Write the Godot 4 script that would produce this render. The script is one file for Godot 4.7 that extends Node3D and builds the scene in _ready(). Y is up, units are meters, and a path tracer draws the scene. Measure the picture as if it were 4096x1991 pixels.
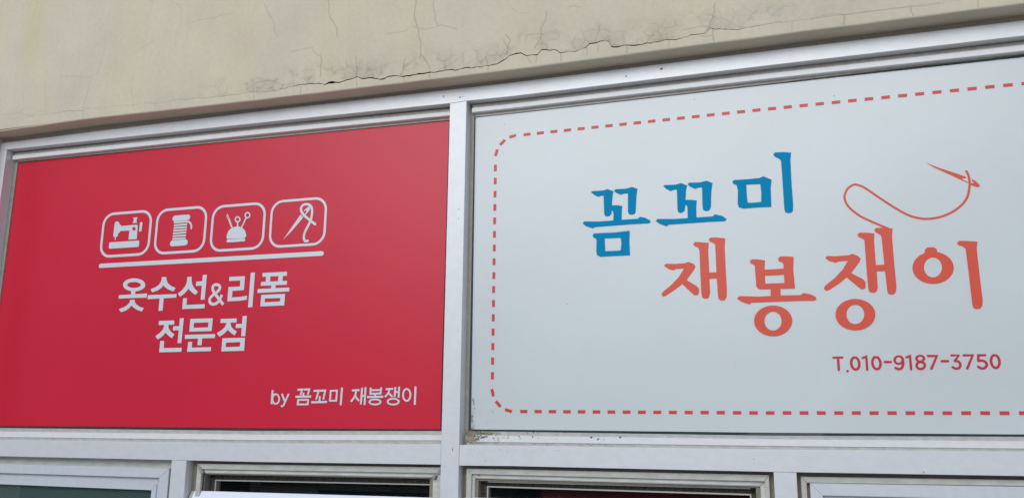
extends Node3D
# Shop front: an upper row of two film-covered panes in a silver aluminium frame under a cracked plaster lintel.
# Lengths of outlines are in millimetres (x along the wall, y above the pavement), z is out of the wall towards the street.

var used := {}

func numbered(called: String) -> String:
	if not used.has(called):
		used[called] = 0
		return called
	used[called] += 1
	return "%s_%03d" % [called, used[called]]

func thing(called: String, label: String, category: String, at: Vector3, group := "") -> Node3D:
	var o := Node3D.new()
	o.name = numbered(called)
	o.position = at
	add_child(o)
	o.set_meta("label", label)
	o.set_meta("category", category)
	if group:
		o.set_meta("group", group)
	return o

# commits one mesh, given in world coordinates, as a child of parent
func put(parent: Node, called: String, st: SurfaceTool, mat: Material) -> MeshInstance3D:
	var o := MeshInstance3D.new()
	o.name = called
	o.mesh = st.commit()
	o.material_override = mat
	if parent != self and not parent is MeshInstance3D:
		o.position = -parent.position
	parent.add_child(o, true)
	return o

func struct(called: String, st: SurfaceTool, mat: Material) -> MeshInstance3D:
	var o := put(self, called, st, mat)
	o.set_meta("kind", "structure")
	return o

func begin() -> SurfaceTool:
	var st := SurfaceTool.new()
	st.begin(Mesh.PRIMITIVE_TRIANGLES)
	return st

func vert(st: SurfaceTool, p: Vector3, n: Vector3) -> void:
	st.set_normal(n)
	st.set_uv(Vector2(p.x, -p.y))
	st.add_vertex(p)

func tri(st: SurfaceTool, a: Vector3, b: Vector3, c: Vector3, n: Vector3) -> void:
	if (b - a).cross(c - a).dot(n) > 0.0:
		var t := b
		b = c
		c = t
	vert(st, a, n)
	vert(st, b, n)
	vert(st, c, n)

func quad(st: SurfaceTool, a: Vector3, b: Vector3, c: Vector3, d: Vector3, n: Vector3) -> void:
	tri(st, a, b, c, n)
	tri(st, a, c, d, n)

func box(st: SurfaceTool, lo: Vector3, hi: Vector3) -> void:
	var x := [lo.x, hi.x]
	var y := [lo.y, hi.y]
	var z := [lo.z, hi.z]
	for s in 2:
		var k: float = s * 2.0 - 1.0
		quad(st, Vector3(x[s], y[0], z[0]), Vector3(x[s], y[1], z[0]), Vector3(x[s], y[1], z[1]), Vector3(x[s], y[0], z[1]), Vector3(k, 0, 0))
		quad(st, Vector3(x[0], y[s], z[0]), Vector3(x[1], y[s], z[0]), Vector3(x[1], y[s], z[1]), Vector3(x[0], y[s], z[1]), Vector3(0, k, 0))
		quad(st, Vector3(x[0], y[0], z[s]), Vector3(x[1], y[0], z[s]), Vector3(x[1], y[1], z[s]), Vector3(x[0], y[1], z[s]), Vector3(0, 0, k))

func points(flat: Array) -> PackedVector2Array:
	var p := PackedVector2Array()
	for i in range(0, flat.size(), 2):
		p.append(Vector2(flat[i], flat[i + 1]) * 0.001)
	return p

func area(p: PackedVector2Array) -> float:
	var s := 0.0
	for i in p.size():
		s += p[i].cross(p[(i + 1) % p.size()])
	return s * 0.5

func inset(p: PackedVector2Array, d: float) -> PackedVector2Array:
	var r := PackedVector2Array()
	var n := p.size()
	for i in n:
		var a := (p[i] - p[(i + n - 1) % n]).normalized()
		var b := (p[(i + 1) % n] - p[i]).normalized()
		var na := Vector2(-a.y, a.x)
		var nb := Vector2(-b.y, b.x)
		r.append(p[i] + (na + nb) * (d / maxf(0.3, 1.0 + na.dot(nb))))
	return r

# a piece with a flat front: the outline pushed from zb to zf, its front edge chamfered
func slab(parent: Node, called: String, flat: Array, zb: float, zf: float, mat: Material, bevel := 0.8) -> MeshInstance3D:
	var p := points(flat)
	if area(p) < 0.0:
		p.reverse()
	var st := begin()
	var z0 := zb * 0.001
	var z1 := zf * 0.001
	var bv := bevel * 0.001
	var q := inset(p, bv) if bevel > 0.0 else p
	var t := Geometry2D.triangulate_polygon(q)
	for i in range(0, t.size(), 3):
		tri(st, Vector3(q[t[i]].x, q[t[i]].y, z1), Vector3(q[t[i + 1]].x, q[t[i + 1]].y, z1), Vector3(q[t[i + 2]].x, q[t[i + 2]].y, z1), Vector3(0, 0, 1))
		tri(st, Vector3(p[t[i]].x, p[t[i]].y, z0), Vector3(p[t[i + 1]].x, p[t[i + 1]].y, z0), Vector3(p[t[i + 2]].x, p[t[i + 2]].y, z0), Vector3(0, 0, -1))
	for i in p.size():
		var j := (i + 1) % p.size()
		var e := (p[j] - p[i]).normalized()
		var n := Vector3(e.y, -e.x, 0)
		quad(st, Vector3(p[i].x, p[i].y, z0), Vector3(p[j].x, p[j].y, z0), Vector3(p[j].x, p[j].y, z1 - bv), Vector3(p[i].x, p[i].y, z1 - bv), n)
		if bevel > 0.0:
			quad(st, Vector3(p[i].x, p[i].y, z1 - bv), Vector3(p[j].x, p[j].y, z1 - bv), Vector3(q[j].x, q[j].y, z1), Vector3(q[i].x, q[i].y, z1), (n + Vector3(0, 0, 1)).normalized())
	return put(parent, called, st, mat)

# ------------------------------------------------------------------ flat print on the films
const FRONT := Vector3(0, 0, 1)

func at3(p: Vector2, z: float) -> Vector3:
	return Vector3(p.x, p.y, z)

func curve_through(p: PackedVector2Array) -> PackedVector2Array:
	var r := PackedVector2Array()
	for i in p.size() - 1:
		var a := p[maxi(i - 1, 0)]
		var d := p[mini(i + 2, p.size() - 1)]
		for k in 6:
			r.append(p[i].cubic_interpolate(p[i + 1], a, d, k / 6.0))
	r.append(p[p.size() - 1])
	return r

func print_stroke(st: SurfaceTool, p: PackedVector2Array, w: float, caps: bool, z: float) -> void:
	var h := w * 0.5
	var left := PackedVector2Array()
	var right := PackedVector2Array()
	for i in p.size():
		var a := (p[i] - p[i - 1]).normalized() if i > 0 else (p[1] - p[0]).normalized()
		var b := (p[i + 1] - p[i]).normalized() if i < p.size() - 1 else a
		var n := Vector2(-a.y - b.y, a.x + b.x)
		n = n / maxf(0.7, n.length_squared() * 0.5)
		left.append(p[i] + n * h)
		right.append(p[i] - n * h)
	for i in p.size() - 1:
		var z0 := z + 0.00012 * i / p.size()
		var z1 := z + 0.00012 * (i + 1) / p.size()
		quad(st, at3(left[i], z0), at3(left[i + 1], z1), at3(right[i + 1], z1), at3(right[i], z0), FRONT)
	if caps:
		for e in 2:
			var c := p[0] if e == 0 else p[p.size() - 1]
			var d := (p[0] - p[1]).normalized() if e == 0 else (p[p.size() - 1] - p[p.size() - 2]).normalized()
			for k in 8:
				var u := d.rotated(-PI / 2 + PI * k / 8.0) * h
				var v := d.rotated(-PI / 2 + PI * (k + 1) / 8.0) * h
				tri(st, at3(c, z + e * 0.00012), at3(c + u, z + e * 0.00012), at3(c + v, z + e * 0.00012), FRONT)

func ellipse(flat: Array, a: float) -> Vector2:
	var q := points(flat)
	return q[0] + q[1] * cos(a) + q[2] * sin(a)

# one letter, digit or symbol: a list of outlines (p), strokes (s), rings (r), discs (e), hollow quads (q), rounded frames (f)
func print_on(parent: Node, called: String, mat: Material, lift: int, items: Array) -> MeshInstance3D:
	var st := begin()
	var z := 0.0004 + lift * 0.0012
	for it in items:
		z += 0.00013
		match it[0]:
			"p":
				var p := points(it[1])
				var t := Geometry2D.triangulate_polygon(p)
				for i in range(0, t.size(), 3):
					tri(st, at3(p[t[i]], z), at3(p[t[i + 1]], z), at3(p[t[i + 2]], z), FRONT)
			"s":
				var p := points(it[4])
				print_stroke(st, curve_through(p) if it[3] else p, it[1] * 0.001, it[2] == 1, z)
			"r":
				for k in 40:
					var a := TAU * k / 40.0
					var b := TAU * (k + 1) / 40.0
					quad(st, at3(ellipse(it[1], a), z), at3(ellipse(it[1], b), z), at3(ellipse(it[2], b), z), at3(ellipse(it[2], a), z), FRONT)
			"e":
				var c := points(it[1])[0]
				for k in 24:
					tri(st, at3(c, z), at3(ellipse(it[1], TAU * k / 24.0), z), at3(ellipse(it[1], TAU * (k + 1) / 24.0), z), FRONT)
			"q":
				var o := points(it[1])
				var n := points(it[2])
				for k in 4:
					quad(st, at3(o[k], z), at3(o[(k + 1) % 4], z), at3(n[(k + 1) % 4], z), at3(n[k], z), FRONT)
			"f":
				var c := points(it[3])
				var path := rounded(Rect2(c[0], c[1] - c[0]), it[2] * 0.001)
				var h: float = it[1] * 0.0005
				for k in path.size():
					var j := (k + 1) % path.size()
					quad(st, at3(path[k][0] + path[k][1] * h, z), at3(path[j][0] + path[j][1] * h, z), at3(path[j][0] - path[j][1] * h, z), at3(path[k][0] - path[k][1] * h, z), FRONT)
	return put(parent, called, st, mat)

# points of a rounded rectangle with their outward directions
func rounded(r: Rect2, rad: float) -> Array:
	var out := []
	var inner := r.grow(-rad)
	var corner := [inner.end, Vector2(inner.position.x, inner.end.y), inner.position, Vector2(inner.end.x, inner.position.y)]
	for c in 4:
		for k in 9:
			var d := Vector2.from_angle(PI / 2 * c + PI / 2 * k / 8.0)
			out.append([corner[c] + d * rad, d])
	return out

# ------------------------------------------------------------------ materials
func paint(linear: Color, rough := 0.6, metal := 0.0, spec := 0.5) -> StandardMaterial3D:
	var m := StandardMaterial3D.new()
	m.albedo_color = linear.linear_to_srgb()
	m.roughness = rough
	m.metallic = metal
	m.metallic_specular = spec
	return m

func speckle(seed_: int, freq: float, lo: Color, hi: Color, octaves := 4, size := 512) -> NoiseTexture2D:
	var n := FastNoiseLite.new()
	n.seed = seed_
	n.frequency = freq
	n.fractal_octaves = octaves
	var g := Gradient.new()
	g.set_color(0, lo)
	g.set_color(1, hi)
	var t := NoiseTexture2D.new()
	t.width = size
	t.height = size
	t.seamless = true
	t.noise = n
	t.color_ramp = g
	return t

func worn(m: StandardMaterial3D, tex: Texture2D, scale_: Vector3) -> StandardMaterial3D:
	m.albedo_texture = tex
	m.uv1_triplanar = true
	m.uv1_world_triplanar = true
	m.uv1_scale = scale_
	return m

func relief(m: StandardMaterial3D, seed_: int, freq: float, depth: float) -> StandardMaterial3D:
	m.heightmap_enabled = true
	m.heightmap_texture = speckle(seed_, freq, Color.BLACK, Color.WHITE, 4)
	m.heightmap_scale = depth
	return m

# ------------------------------------------------------------------ plaster
const WX0 := -3.3
const WX1 := 1.1
const WY0 := 2.74
const WY1 := 3.34
const TW := 2048
const TH := 280

var plaster_pixels := PackedFloat32Array()

func stain_line(flat: Array, strength: float, wide: float) -> void:
	var p := points(flat)
	var rng := RandomNumberGenerator.new()
	for i in p.size() - 1:
		var a := p[i]
		var b := p[i + 1]
		var steps := int(ceil(a.distance_to(b) / 0.0007)) + 1
		var wob := 0.0
		for k in steps:
			wob = clampf(wob + rng.randf_range(-0.0006, 0.0006), -0.0025, 0.0025)
			var q := a.lerp(b, float(k) / steps)
			var fx := (q.x + wob - WX0) / (WX1 - WX0) * TW
			var fy := (WY1 - q.y) / (WY1 - WY0) * TH
			for dx in [-1, 0, 1]:
				for dy in [-1, 0, 1]:
					var x := int(fx) + int(dx)
					var y := int(fy) + int(dy)
					if x < 0 or y < 0 or x >= TW or y >= TH:
						continue
					var d := Vector2(x + 0.5 - fx, y + 0.5 - fy).length()
					var s := strength * clampf(wide + 0.5 - d, 0.0, 1.0)
					var at := y * TW + x
					plaster_pixels[at] = maxf(plaster_pixels[at], s)

func plaster_texture(crack: Array, hair: Array) -> ImageTexture:
	plaster_pixels.resize(TW * TH)
	for h in hair:
		stain_line(h[1], h[0], 0.55)
	var broad := FastNoiseLite.new()
	broad.seed = 11
	broad.frequency = 0.006
	broad.fractal_octaves = 4
	var fine := FastNoiseLite.new()
	fine.seed = 5
	fine.frequency = 0.09
	var cell := FastNoiseLite.new()
	cell.seed = 21
	cell.noise_type = FastNoiseLite.TYPE_CELLULAR
	cell.frequency = 0.055
	cell.cellular_return_type = FastNoiseLite.RETURN_DISTANCE2_SUB
	cell.fractal_type = FastNoiseLite.FRACTAL_NONE
	cell.domain_warp_enabled = true
	cell.domain_warp_amplitude = 14.0
	cell.domain_warp_frequency = 0.04
	var patch := FastNoiseLite.new()
	patch.seed = 33
	patch.frequency = 0.016
	patch.fractal_octaves = 3
	var streak := FastNoiseLite.new()
	streak.seed = 8
	streak.frequency = 0.02
	streak.fractal_octaves = 3
	var line := PackedVector2Array()
	for i in range(0, crack.size(), 3):
		line.append(Vector2(crack[i], crack[i + 1]) * 0.001)
	var im := Image.create(TW, TH, false, Image.FORMAT_RGB8)
	var seg := 0
	for x in TW:
		var wx := WX0 + (x + 0.5) / TW * (WX1 - WX0)
		while seg < line.size() - 2 and line[seg + 1].x < wx:
			seg += 1
		var cy := 2.9
		if wx <= line[0].x:
			cy = line[0].y
		elif wx >= line[line.size() - 1].x:
			cy = line[line.size() - 1].y
		else:
			cy = lerpf(line[seg].y, line[seg + 1].y, clampf(inverse_lerp(line[seg].x, line[seg + 1].x, wx), 0.0, 1.0))
		# where the coat has crazed: above the open crack, in the middle and right of the wall
		var span := smoothstep(-2.15, -1.7, wx) * (1.0 - smoothstep(-0.15, 0.25, wx))
		for y in TH:
			var wy := WY1 - (y + 0.5) / TH * (WY1 - WY0)
			var up := wy - cy
			var b := broad.get_noise_2d(x, y)
			var f := fine.get_noise_2d(x, y)
			var pn := patch.get_noise_2d(x, y)
			var v := 1.0 + b * 0.03 + f * 0.022
			# crazing and the grey bloom around it
			var zone := 0.0
			if up > 0.0:
				zone = span * (1.0 - smoothstep(0.03, 0.115, up + pn * 0.05)) * smoothstep(-0.25, 0.25, pn + 0.1)
			var c := cell.get_noise_2d(x, y) + 1.0
			var craze := (1.0 - smoothstep(0.03, 0.11, c)) * zone * (0.5 + 0.5 * smoothstep(-0.2, 0.3, f))
			v *= 1.0 - 0.05 * zone * smoothstep(-0.1, 0.4, pn) - 0.01 * zone
			v *= 1.0 - 0.13 * craze
			v *= 1.0 - 0.36 * plaster_pixels[y * TW + x]
			# rain streaks down from the storey above
			var sn := streak.get_noise_2d(x * 1.3, y * 0.06)
			v *= 1.0 - 0.007 * smoothstep(0.1, 0.5, sn)
			var warm := 0.5 + 0.5 * streak.get_noise_2d(x * 0.35 + 400.0, y * 0.03)
			var yellow := exp(-pow((wx + 2.78) / 0.05, 2.0)) * smoothstep(2.93, 3.12, wy)
			var col := Color(v * (1.0 + 0.016 * (warm - 0.5)), v * (1.0 + 0.01 * b), v * (1.0 - 0.05 * (warm - 0.5) - 0.06 * yellow))
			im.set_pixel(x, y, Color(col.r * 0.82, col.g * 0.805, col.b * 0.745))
	return ImageTexture.create_from_image(im)

func soffit_at(line: Array, x: float) -> float:
	for i in range(0, line.size() - 2, 2):
		if x * 1000.0 <= line[i + 2]:
			return lerpf(line[i + 1], line[i + 3], (x * 1000.0 - line[i]) / (line[i + 2] - line[i])) * 0.001
	return line[line.size() - 1] * 0.001

func _ready() -> void:
	# ---------------- camera, sky, light, exposure
	var camera := Camera3D.new()
	camera.name = "camera"
	camera.transform = Transform3D(Basis(Vector3(0.952273, 0.009885, -0.305088), Vector3(0.054267, 0.978072, 0.201073), Vector3(0.300385, -0.208032, 0.930855)), Vector3(0, 1.65, 2.6))
	camera.fov = 31.2490
	camera.near = 0.05
	camera.far = 400.0
	add_child(camera)
	camera.current = true
	var env := Environment.new()
	var sky_mat := ProceduralSkyMaterial.new()
	sky_mat.sky_top_color = Color(0.56, 0.65, 0.80)
	sky_mat.sky_horizon_color = Color(0.82, 0.86, 0.93)
	sky_mat.sky_curve = 0.18
	sky_mat.ground_bottom_color = Color(0.34, 0.33, 0.31)
	sky_mat.ground_horizon_color = Color(0.62, 0.62, 0.62)
	sky_mat.sky_energy_multiplier = 1.0
	var sky := Sky.new()
	sky.sky_material = sky_mat
	env.background_mode = Environment.BG_SKY
	env.sky = sky
	env.tonemap_mode = Environment.TONE_MAPPER_LINEAR
	env.tonemap_exposure = 1.53
	env.sdfgi_enabled = true
	env.ssao_enabled = true
	env.ssil_enabled = true
	var world := WorldEnvironment.new()
	world.name = "world"
	world.environment = env
	add_child(world)
	var sun := DirectionalLight3D.new()
	sun.name = "sun"
	sun.light_energy = 0.44
	sun.light_color = Color(0.97, 0.985, 1.0)
	sun.light_angular_distance = 44.0
	sun.shadow_enabled = true
	sun.rotation_degrees = Vector3(-24, -8, 0)
	add_child(sun)

	# ---------------- materials
	var alu_tone := speckle(3, 0.03, Color(0.965, 0.965, 0.96), Color(1, 1, 1), 5)
	var dust := speckle(4, 0.02, Color(0.88, 0.87, 0.84), Color(1, 1, 1), 5)
	var grime := speckle(14, 0.03, Color(0.45, 0.41, 0.36), Color(1, 1, 1), 5)
	var m_alu := worn(paint(Color(0.70, 0.705, 0.71), 0.42, 0.18), alu_tone, Vector3(1.3, 2.1, 1.3))
	var m_bead := worn(paint(Color(0.76, 0.75, 0.73), 0.5, 0.05), alu_tone, Vector3(1.7, 3.0, 1.7))
	var m_bead_dirty := worn(paint(Color(0.74, 0.735, 0.715), 0.45, 0.15), alu_tone, Vector3(2.3, 4, 2.3))
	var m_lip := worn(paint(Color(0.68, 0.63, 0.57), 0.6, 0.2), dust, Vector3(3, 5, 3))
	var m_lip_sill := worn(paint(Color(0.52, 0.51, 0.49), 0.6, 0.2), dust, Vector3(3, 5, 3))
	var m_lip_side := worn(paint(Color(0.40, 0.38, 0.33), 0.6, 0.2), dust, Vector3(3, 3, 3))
	var m_sealant := worn(paint(Color(0.50, 0.435, 0.35), 0.85), dust, Vector3(8, 8, 8))
	var m_cream := worn(paint(Color(0.57, 0.575, 0.53), 0.55), dust, Vector3(1.6, 5, 1.6))
	var m_cream_light := worn(paint(Color(0.68, 0.68, 0.645), 0.45), dust, Vector3(1.5, 6, 1.5))
	var m_sash := worn(paint(Color(0.64, 0.665, 0.70), 0.42, 0.15), alu_tone, Vector3(2, 2, 2))
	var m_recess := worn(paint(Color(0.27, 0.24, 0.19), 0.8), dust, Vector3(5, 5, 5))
	var m_dark_frame := worn(paint(Color(0.10, 0.09, 0.075), 0.7), grime, Vector3(6, 6, 6))
	var m_lump := paint(Color(0.30, 0.285, 0.25), 0.85)
	var m_edge := paint(Color(0.55, 0.54, 0.50), 0.4, 0.4)
	var m_red_film := worn(paint(Color(0.62, 0.011, 0.038), 0.36, 0.0, 0.45), speckle(9, 0.006, Color(0.97, 0.97, 0.97), Color(1, 1, 1), 3), Vector3(0.5, 0.5, 0.5))
	var m_white_film := worn(paint(Color(0.595, 0.63, 0.625), 0.34, 0.0, 0.6), speckle(19, 0.006, Color(0.975, 0.975, 0.97), Color(1, 1, 1), 3), Vector3(0.5, 0.5, 0.5))
	var m_print_white := paint(Color(0.62, 0.665, 0.69), 0.34, 0.0, 0.62)
	var m_print_blue := paint(Color(0.0, 0.235, 0.44), 0.4, 0.0, 0.15)
	var m_print_orange := paint(Color(0.68, 0.082, 0.045), 0.36, 0.0, 0.4)
	var m_print_red := paint(Color(0.54, 0.028, 0.045), 0.36, 0.0, 0.4)
	var m_stitch := paint(Color(0.62, 0.055, 0.045), 0.36, 0.0, 0.4)
	var m_glass := StandardMaterial3D.new()
	m_glass.albedo_color = Color(0.55, 0.68, 0.66, 0.12)
	m_glass.transparency = BaseMaterial3D.TRANSPARENCY_ALPHA
	m_glass.roughness = 0.03
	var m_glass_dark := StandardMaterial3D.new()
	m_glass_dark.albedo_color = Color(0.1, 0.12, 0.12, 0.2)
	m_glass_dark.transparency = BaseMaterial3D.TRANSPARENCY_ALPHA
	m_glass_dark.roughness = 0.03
	m_glass_dark.metallic_specular = 0.2

	# ---------------- the wall
	var soffit_line := [-5200, 2782.1, -2873.7, 2782.1, -2484.7, 2789.5, -1738.6, 2782.7, -809.5, 2780.7, -34.6, 2789.8, 621.7, 2793.9, 4200, 2797.9]
	var crack_line := [-2648.2, 2830.6, 0.2, -2592, 2830.2, 0.4, -2559.8, 2834, 0.4, -2533, 2828.4, 0.5, -2517.1, 2830.5, 0.4, -2493.8, 2825.8, 0.4, -2469.2, 2834.2, 0.3, -2417, 2825.8, 0.2, -2392.1, 2829.7, 0.2, -2322.6, 2827.6, 0.2, -2260.1, 2824.6, 0.2, -2223.4, 2826.5, 0.2, -2155.4, 2818.5, 0.2, -2107.5, 2821.8, 0.2, -2047.9, 2822.6, 0.3, -2029.7, 2817.9, 0.3, -1982.8, 2820.6, 0.4, -1941.4, 2814.9, 0.4, -1895.1, 2815, 0.5, -1826.3, 2814.5, 0.5, -1775.6, 2817.1, 0.4, -1742.2, 2813.3, 0.2, -1707.5, 2811.9, 0.3, -1665.9, 2810.7, 0.5, -1625.1, 2815.2, 0.8, -1584.6, 2819.6, 1.1, -1552.2, 2820.4, 1.3, -1501.1, 2818.5, 1.6, -1473.9, 2810.3, 1.5, -1458.4, 2816, 3.6, -1445.2, 2815.4, 5, -1421.2, 2811.6, 2.3, -1390.2, 2817.9, 1.7, -1357.7, 2824, 1.7, -1330.4, 2814.8, 2, -1304.7, 2815.2, 2, -1263.3, 2804.4, 2, -1243.3, 2809.8, 1.7, -1215.6, 2811.9, 1.7, -1182.7, 2804.5, 2.1, -1150.4, 2806.5, 2, -1110.8, 2806.6, 2.5, -1066.7, 2806.1, 1.6, -1023, 2807.9, 1.5, -994, 2804.4, 1.6, -965.3, 2809.5, 1.7, -936.7, 2806, 1.6, -875.4, 2807.9, 1.5, -861.3, 2808, 1.6, -838.1, 2818.3, 2, -810.9, 2832.9, 1.7, -805.4, 2834, 1.7, -780, 2835.5, 1.8, -763.9, 2824.5, 1.6, -725.1, 2823.7, 1.7, -713.8, 2836.8, 1.7, -673.1, 2833.3, 1.1, -652.9, 2819.5, 1.3, -628.4, 2821.9, 0.9, -606.2, 2816.7, 1.1, -570.9, 2826, 1.3, -559.8, 2837.4, 1.8, -540.1, 2837.1, 1.7, -522.6, 2841.7, 1.3, -500.9, 2838.3, 1.5, -490.4, 2817.7, 1.8, -471.1, 2815.2, 2.1, -441, 2817.1, 1.6, -407.1, 2814.4, 1.7, -344, 2816.4, 1.2, -327.2, 2819.6, 1.2, -290, 2815.9, 1, -244.6, 2824.1, 1, -210, 2824.2, 0.8, -195.3, 2838.7, 1, -179.4, 2832, 0.9, -151.5, 2828.2, 0.9, -123.8, 2823.4, 0.8, -76.3, 2825.6, 0.7, -48.7, 2827.9, 0.5, -35, 2828.6, 0.3]
	var hairlines := []
	hairlines.append([0.20, [-2118.9, 3211.8, -2084.2, 3173.2, -2087.1, 3112.8, -2106.5, 3065.9, -2096.8, 3031.8]])
	hairlines.append([0.26, [-2054.1, 3116.4, -1997.6, 3122.1, -1941.1, 3122.2, -1912.2, 3129, -1865.2, 3127.6]])
	hairlines.append([0.29, [-2468.9, 2951.5, -2476.2, 2885.7, -2489, 2837.4, -2484.7, 2791.9]])
	hairlines.append([0.20, [-2420.9, 3052, -2429.5, 3019.4, -2435.9, 2969.9, -2466.7, 2959.6, -2498.9, 2957.9, -2519.5, 2966, -2613.3, 2977.2]])
	hairlines.append([0.20, [-2785.6, 2914.9, -2773.9, 2862.5, -2795.8, 2850.7, -2885.3, 2851.6]])
	hairlines.append([0.23, [-2649.3, 2837.9, -2687.4, 2847.6, -2713.7, 2844.8, -2735, 2830.2, -2803.2, 2854.3]])
	hairlines.append([0.20, [-2273.2, 2933.7, -2275.3, 2873.9, -2254.9, 2806.8]])
	hairlines.append([0.20, [-2096.5, 2858.9, -2090.7, 2821]])
	hairlines.append([0.20, [-2690.2, 2977.9, -2676.1, 2896.9, -2667, 2845.4]])
	hairlines.append([0.29, [-1815.8, 2824.2, -1782.2, 2828.1, -1760.7, 2841.2, -1743.6, 2845.4]])
	hairlines.append([0.33, [-1761.1, 2846.4, -1752.2, 2819.5, -1750.7, 2787.5]])
	hairlines.append([0.20, [-2265.8, 3029.1, -2254.7, 3041.5, -2195.5, 3066.9]])
	hairlines.append([0.34, [-1733.4, 3143.4, -1694.1, 3073.6, -1685.6, 3035.4, -1669.8, 3011.1]])
	hairlines.append([0.51, [-1479.2, 3121.3, -1473, 3063, -1455.5, 3039.7, -1437.9, 3011.5, -1438.6, 2978.2]])
	hairlines.append([0.55, [-1147.3, 3071.4, -1153.3, 3026.9, -1136, 2964.5, -1132.6, 2939.2, -1124.4, 2918.4, -1127.5, 2862.2]])
	hairlines.append([0.55, [-1125.5, 2876.7, -1112.7, 2862.8, -1091.6, 2821.2, -1089.5, 2784.7]])
	hairlines.append([0.51, [-1496.6, 2919.4, -1492.5, 2895.9, -1494.6, 2842.9]])
	hairlines.append([0.51, [-1361.6, 2899.6, -1356.1, 2863.7, -1356.7, 2823.9, -1353.1, 2783.8]])
	hairlines.append([0.47, [-1180.1, 2866.5, -1184, 2837.5, -1193, 2811.6]])
	hairlines.append([0.42, [-1086.7, 3062.3, -1077.4, 3001, -1066.5, 2967.2, -1051.8, 2968.6, -1027, 2959.2, -997.4, 2946.3]])
	hairlines.append([0.30, [-1066.4, 2964.8, -1115.9, 2961.7, -1161.7, 2980.5, -1176.3, 2967.6, -1206.6, 2964.3, -1257.7, 2966.3]])
	hairlines.append([0.51, [-1565.2, 2813.3, -1566, 2785.6]])
	hairlines.append([0.42, [-1180.2, 2805.2, -1180.8, 2780.9]])
	hairlines.append([0.51, [-832.2, 2905.6, -815.6, 2881.9, -824.7, 2859.3, -825.8, 2838.1]])
	hairlines.append([0.42, [-899.4, 2840.4, -892, 2820.4, -891.4, 2784.7]])
	hairlines.append([0.42, [-1744, 2849.6, -1707.9, 2852.5, -1672.5, 2846.3, -1648.2, 2831.7, -1623.2, 2827.2, -1593.4, 2829.3]])
	hairlines.append([0.30, [-1740.6, 2806.9, -1701.9, 2811.2, -1666.3, 2814.8]])
	hairlines.append([0.30, [-1618.1, 2947.9, -1569, 2951.9, -1531.1, 2953.1, -1516.1, 2929.6, -1499.2, 2917.2]])
	hairlines.append([0.34, [-1399.3, 2889.2, -1392.9, 2868.3, -1371.3, 2855.6, -1360.1, 2839.3]])
	hairlines.append([0.34, [-1341.2, 2876.9, -1348, 2857.7, -1334.5, 2846.1]])
	hairlines.append([0.26, [-976, 2859.9, -972.7, 2816.1]])
	hairlines.append([0.26, [-1304.1, 2857.3, -1290.5, 2840.7]])
	hairlines.append([0.47, [-698.2, 2965.6, -702.7, 2932.9, -714, 2913.2, -714.8, 2877.8, -734.3, 2845.1]])
	hairlines.append([0.51, [-652.9, 2819.5, -649.9, 2780.7, -637.5, 2756.1]])
	hairlines.append([0.51, [-443.2, 2813.8, -448.9, 2782.7, -445.4, 2762]])
	hairlines.append([0.42, [-316.9, 2817.3, -316, 2772.4]])
	hairlines.append([0.51, [-178.3, 2916.7, -184, 2872.7, -199.3, 2841.4]])
	hairlines.append([0.55, [-187.3, 2837.6, -186, 2797.5, -182.9, 2759.7]])
	hairlines.append([0.34, [-526.3, 2898.6, -531.1, 2866.8]])
	hairlines.append([0.38, [-278.9, 2843.6, -248, 2846, -223.4, 2849.3, -199.2, 2842.8]])
	hairlines.append([0.34, [-244.6, 2825.4, -204.3, 2814.1, -188.1, 2815.5]])
	hairlines.append([0.38, [-531.5, 2829.1, -533, 2805]])
	hairlines.append([0.38, [-568.7, 2823.4, -569.8, 2800.5]])
	hairlines.append([0.34, [-759.2, 2817.8, -745.4, 2797.3]])
	hairlines.append([0.34, [-727.3, 2823.1, -728.1, 2795.1]])
	hairlines.append([0.30, [-764.2, 2870.3, -759.7, 2893.4, -727.6, 2893.7, -704.8, 2888.3]])
	hairlines.append([0.26, [-398.2, 2832.8, -397.4, 2813.2]])
	hairlines.append([0.26, [-408.8, 2834.2, -415.5, 2816.9]])
	hairlines.append([0.30, [-623.4, 2971.3, -609.9, 2971.7, -587.6, 2963.6]])
	hairlines.append([0.21, [-811.7, 2991.8, -783.5, 2970.8, -755.6, 2969.2]])
	hairlines.append([0.26, [-343.3, 2843.4, -333.5, 2819.5]])
	hairlines.append([0.26, [-494.2, 2857.2, -490.2, 2833.7]])
	hairlines.append([0.55, [175.9, 2825.4, 173.5, 2800.1, 172.3, 2768.5]])
	hairlines.append([0.47, [347.2, 2826.6, 353.3, 2799.8, 351.6, 2791.7]])
	hairlines.append([0.42, [516.5, 2821.3, 515.2, 2798.9]])
	hairlines.append([0.38, [325.1, 2826.9, 353.6, 2826.9, 385.2, 2824.3, 420.5, 2826.6]])
	hairlines.append([0.30, [116.7, 2833, 150.4, 2834.2, 176, 2826.6, 231.2, 2828, 296.5, 2826.9, 325.1, 2826.9]])
	hairlines.append([0.38, [-32.8, 2828.3, -17.1, 2831.3, 0.5, 2834.1, 5.9, 2827.2]])
	hairlines.append([0.26, [187.8, 2866.4, 211.8, 2866.2]])
	hairlines.append([0.21, [36.7, 2828, 34, 2791.7]])
	hairlines.append([0.21, [63, 2820, 116.7, 2833]])
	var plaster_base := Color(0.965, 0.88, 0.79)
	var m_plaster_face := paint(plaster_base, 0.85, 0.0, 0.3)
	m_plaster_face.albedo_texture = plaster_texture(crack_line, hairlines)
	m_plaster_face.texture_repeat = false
	var m_plaster := worn(paint(Color(plaster_base.r * 0.655, plaster_base.g * 0.63, plaster_base.b * 0.54), 0.85, 0.0, 0.3), speckle(6, 0.008, Color(0.95, 0.95, 0.945), Color(1, 1, 1), 6, 1024), Vector3(0.45, 0.45, 0.45))
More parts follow.
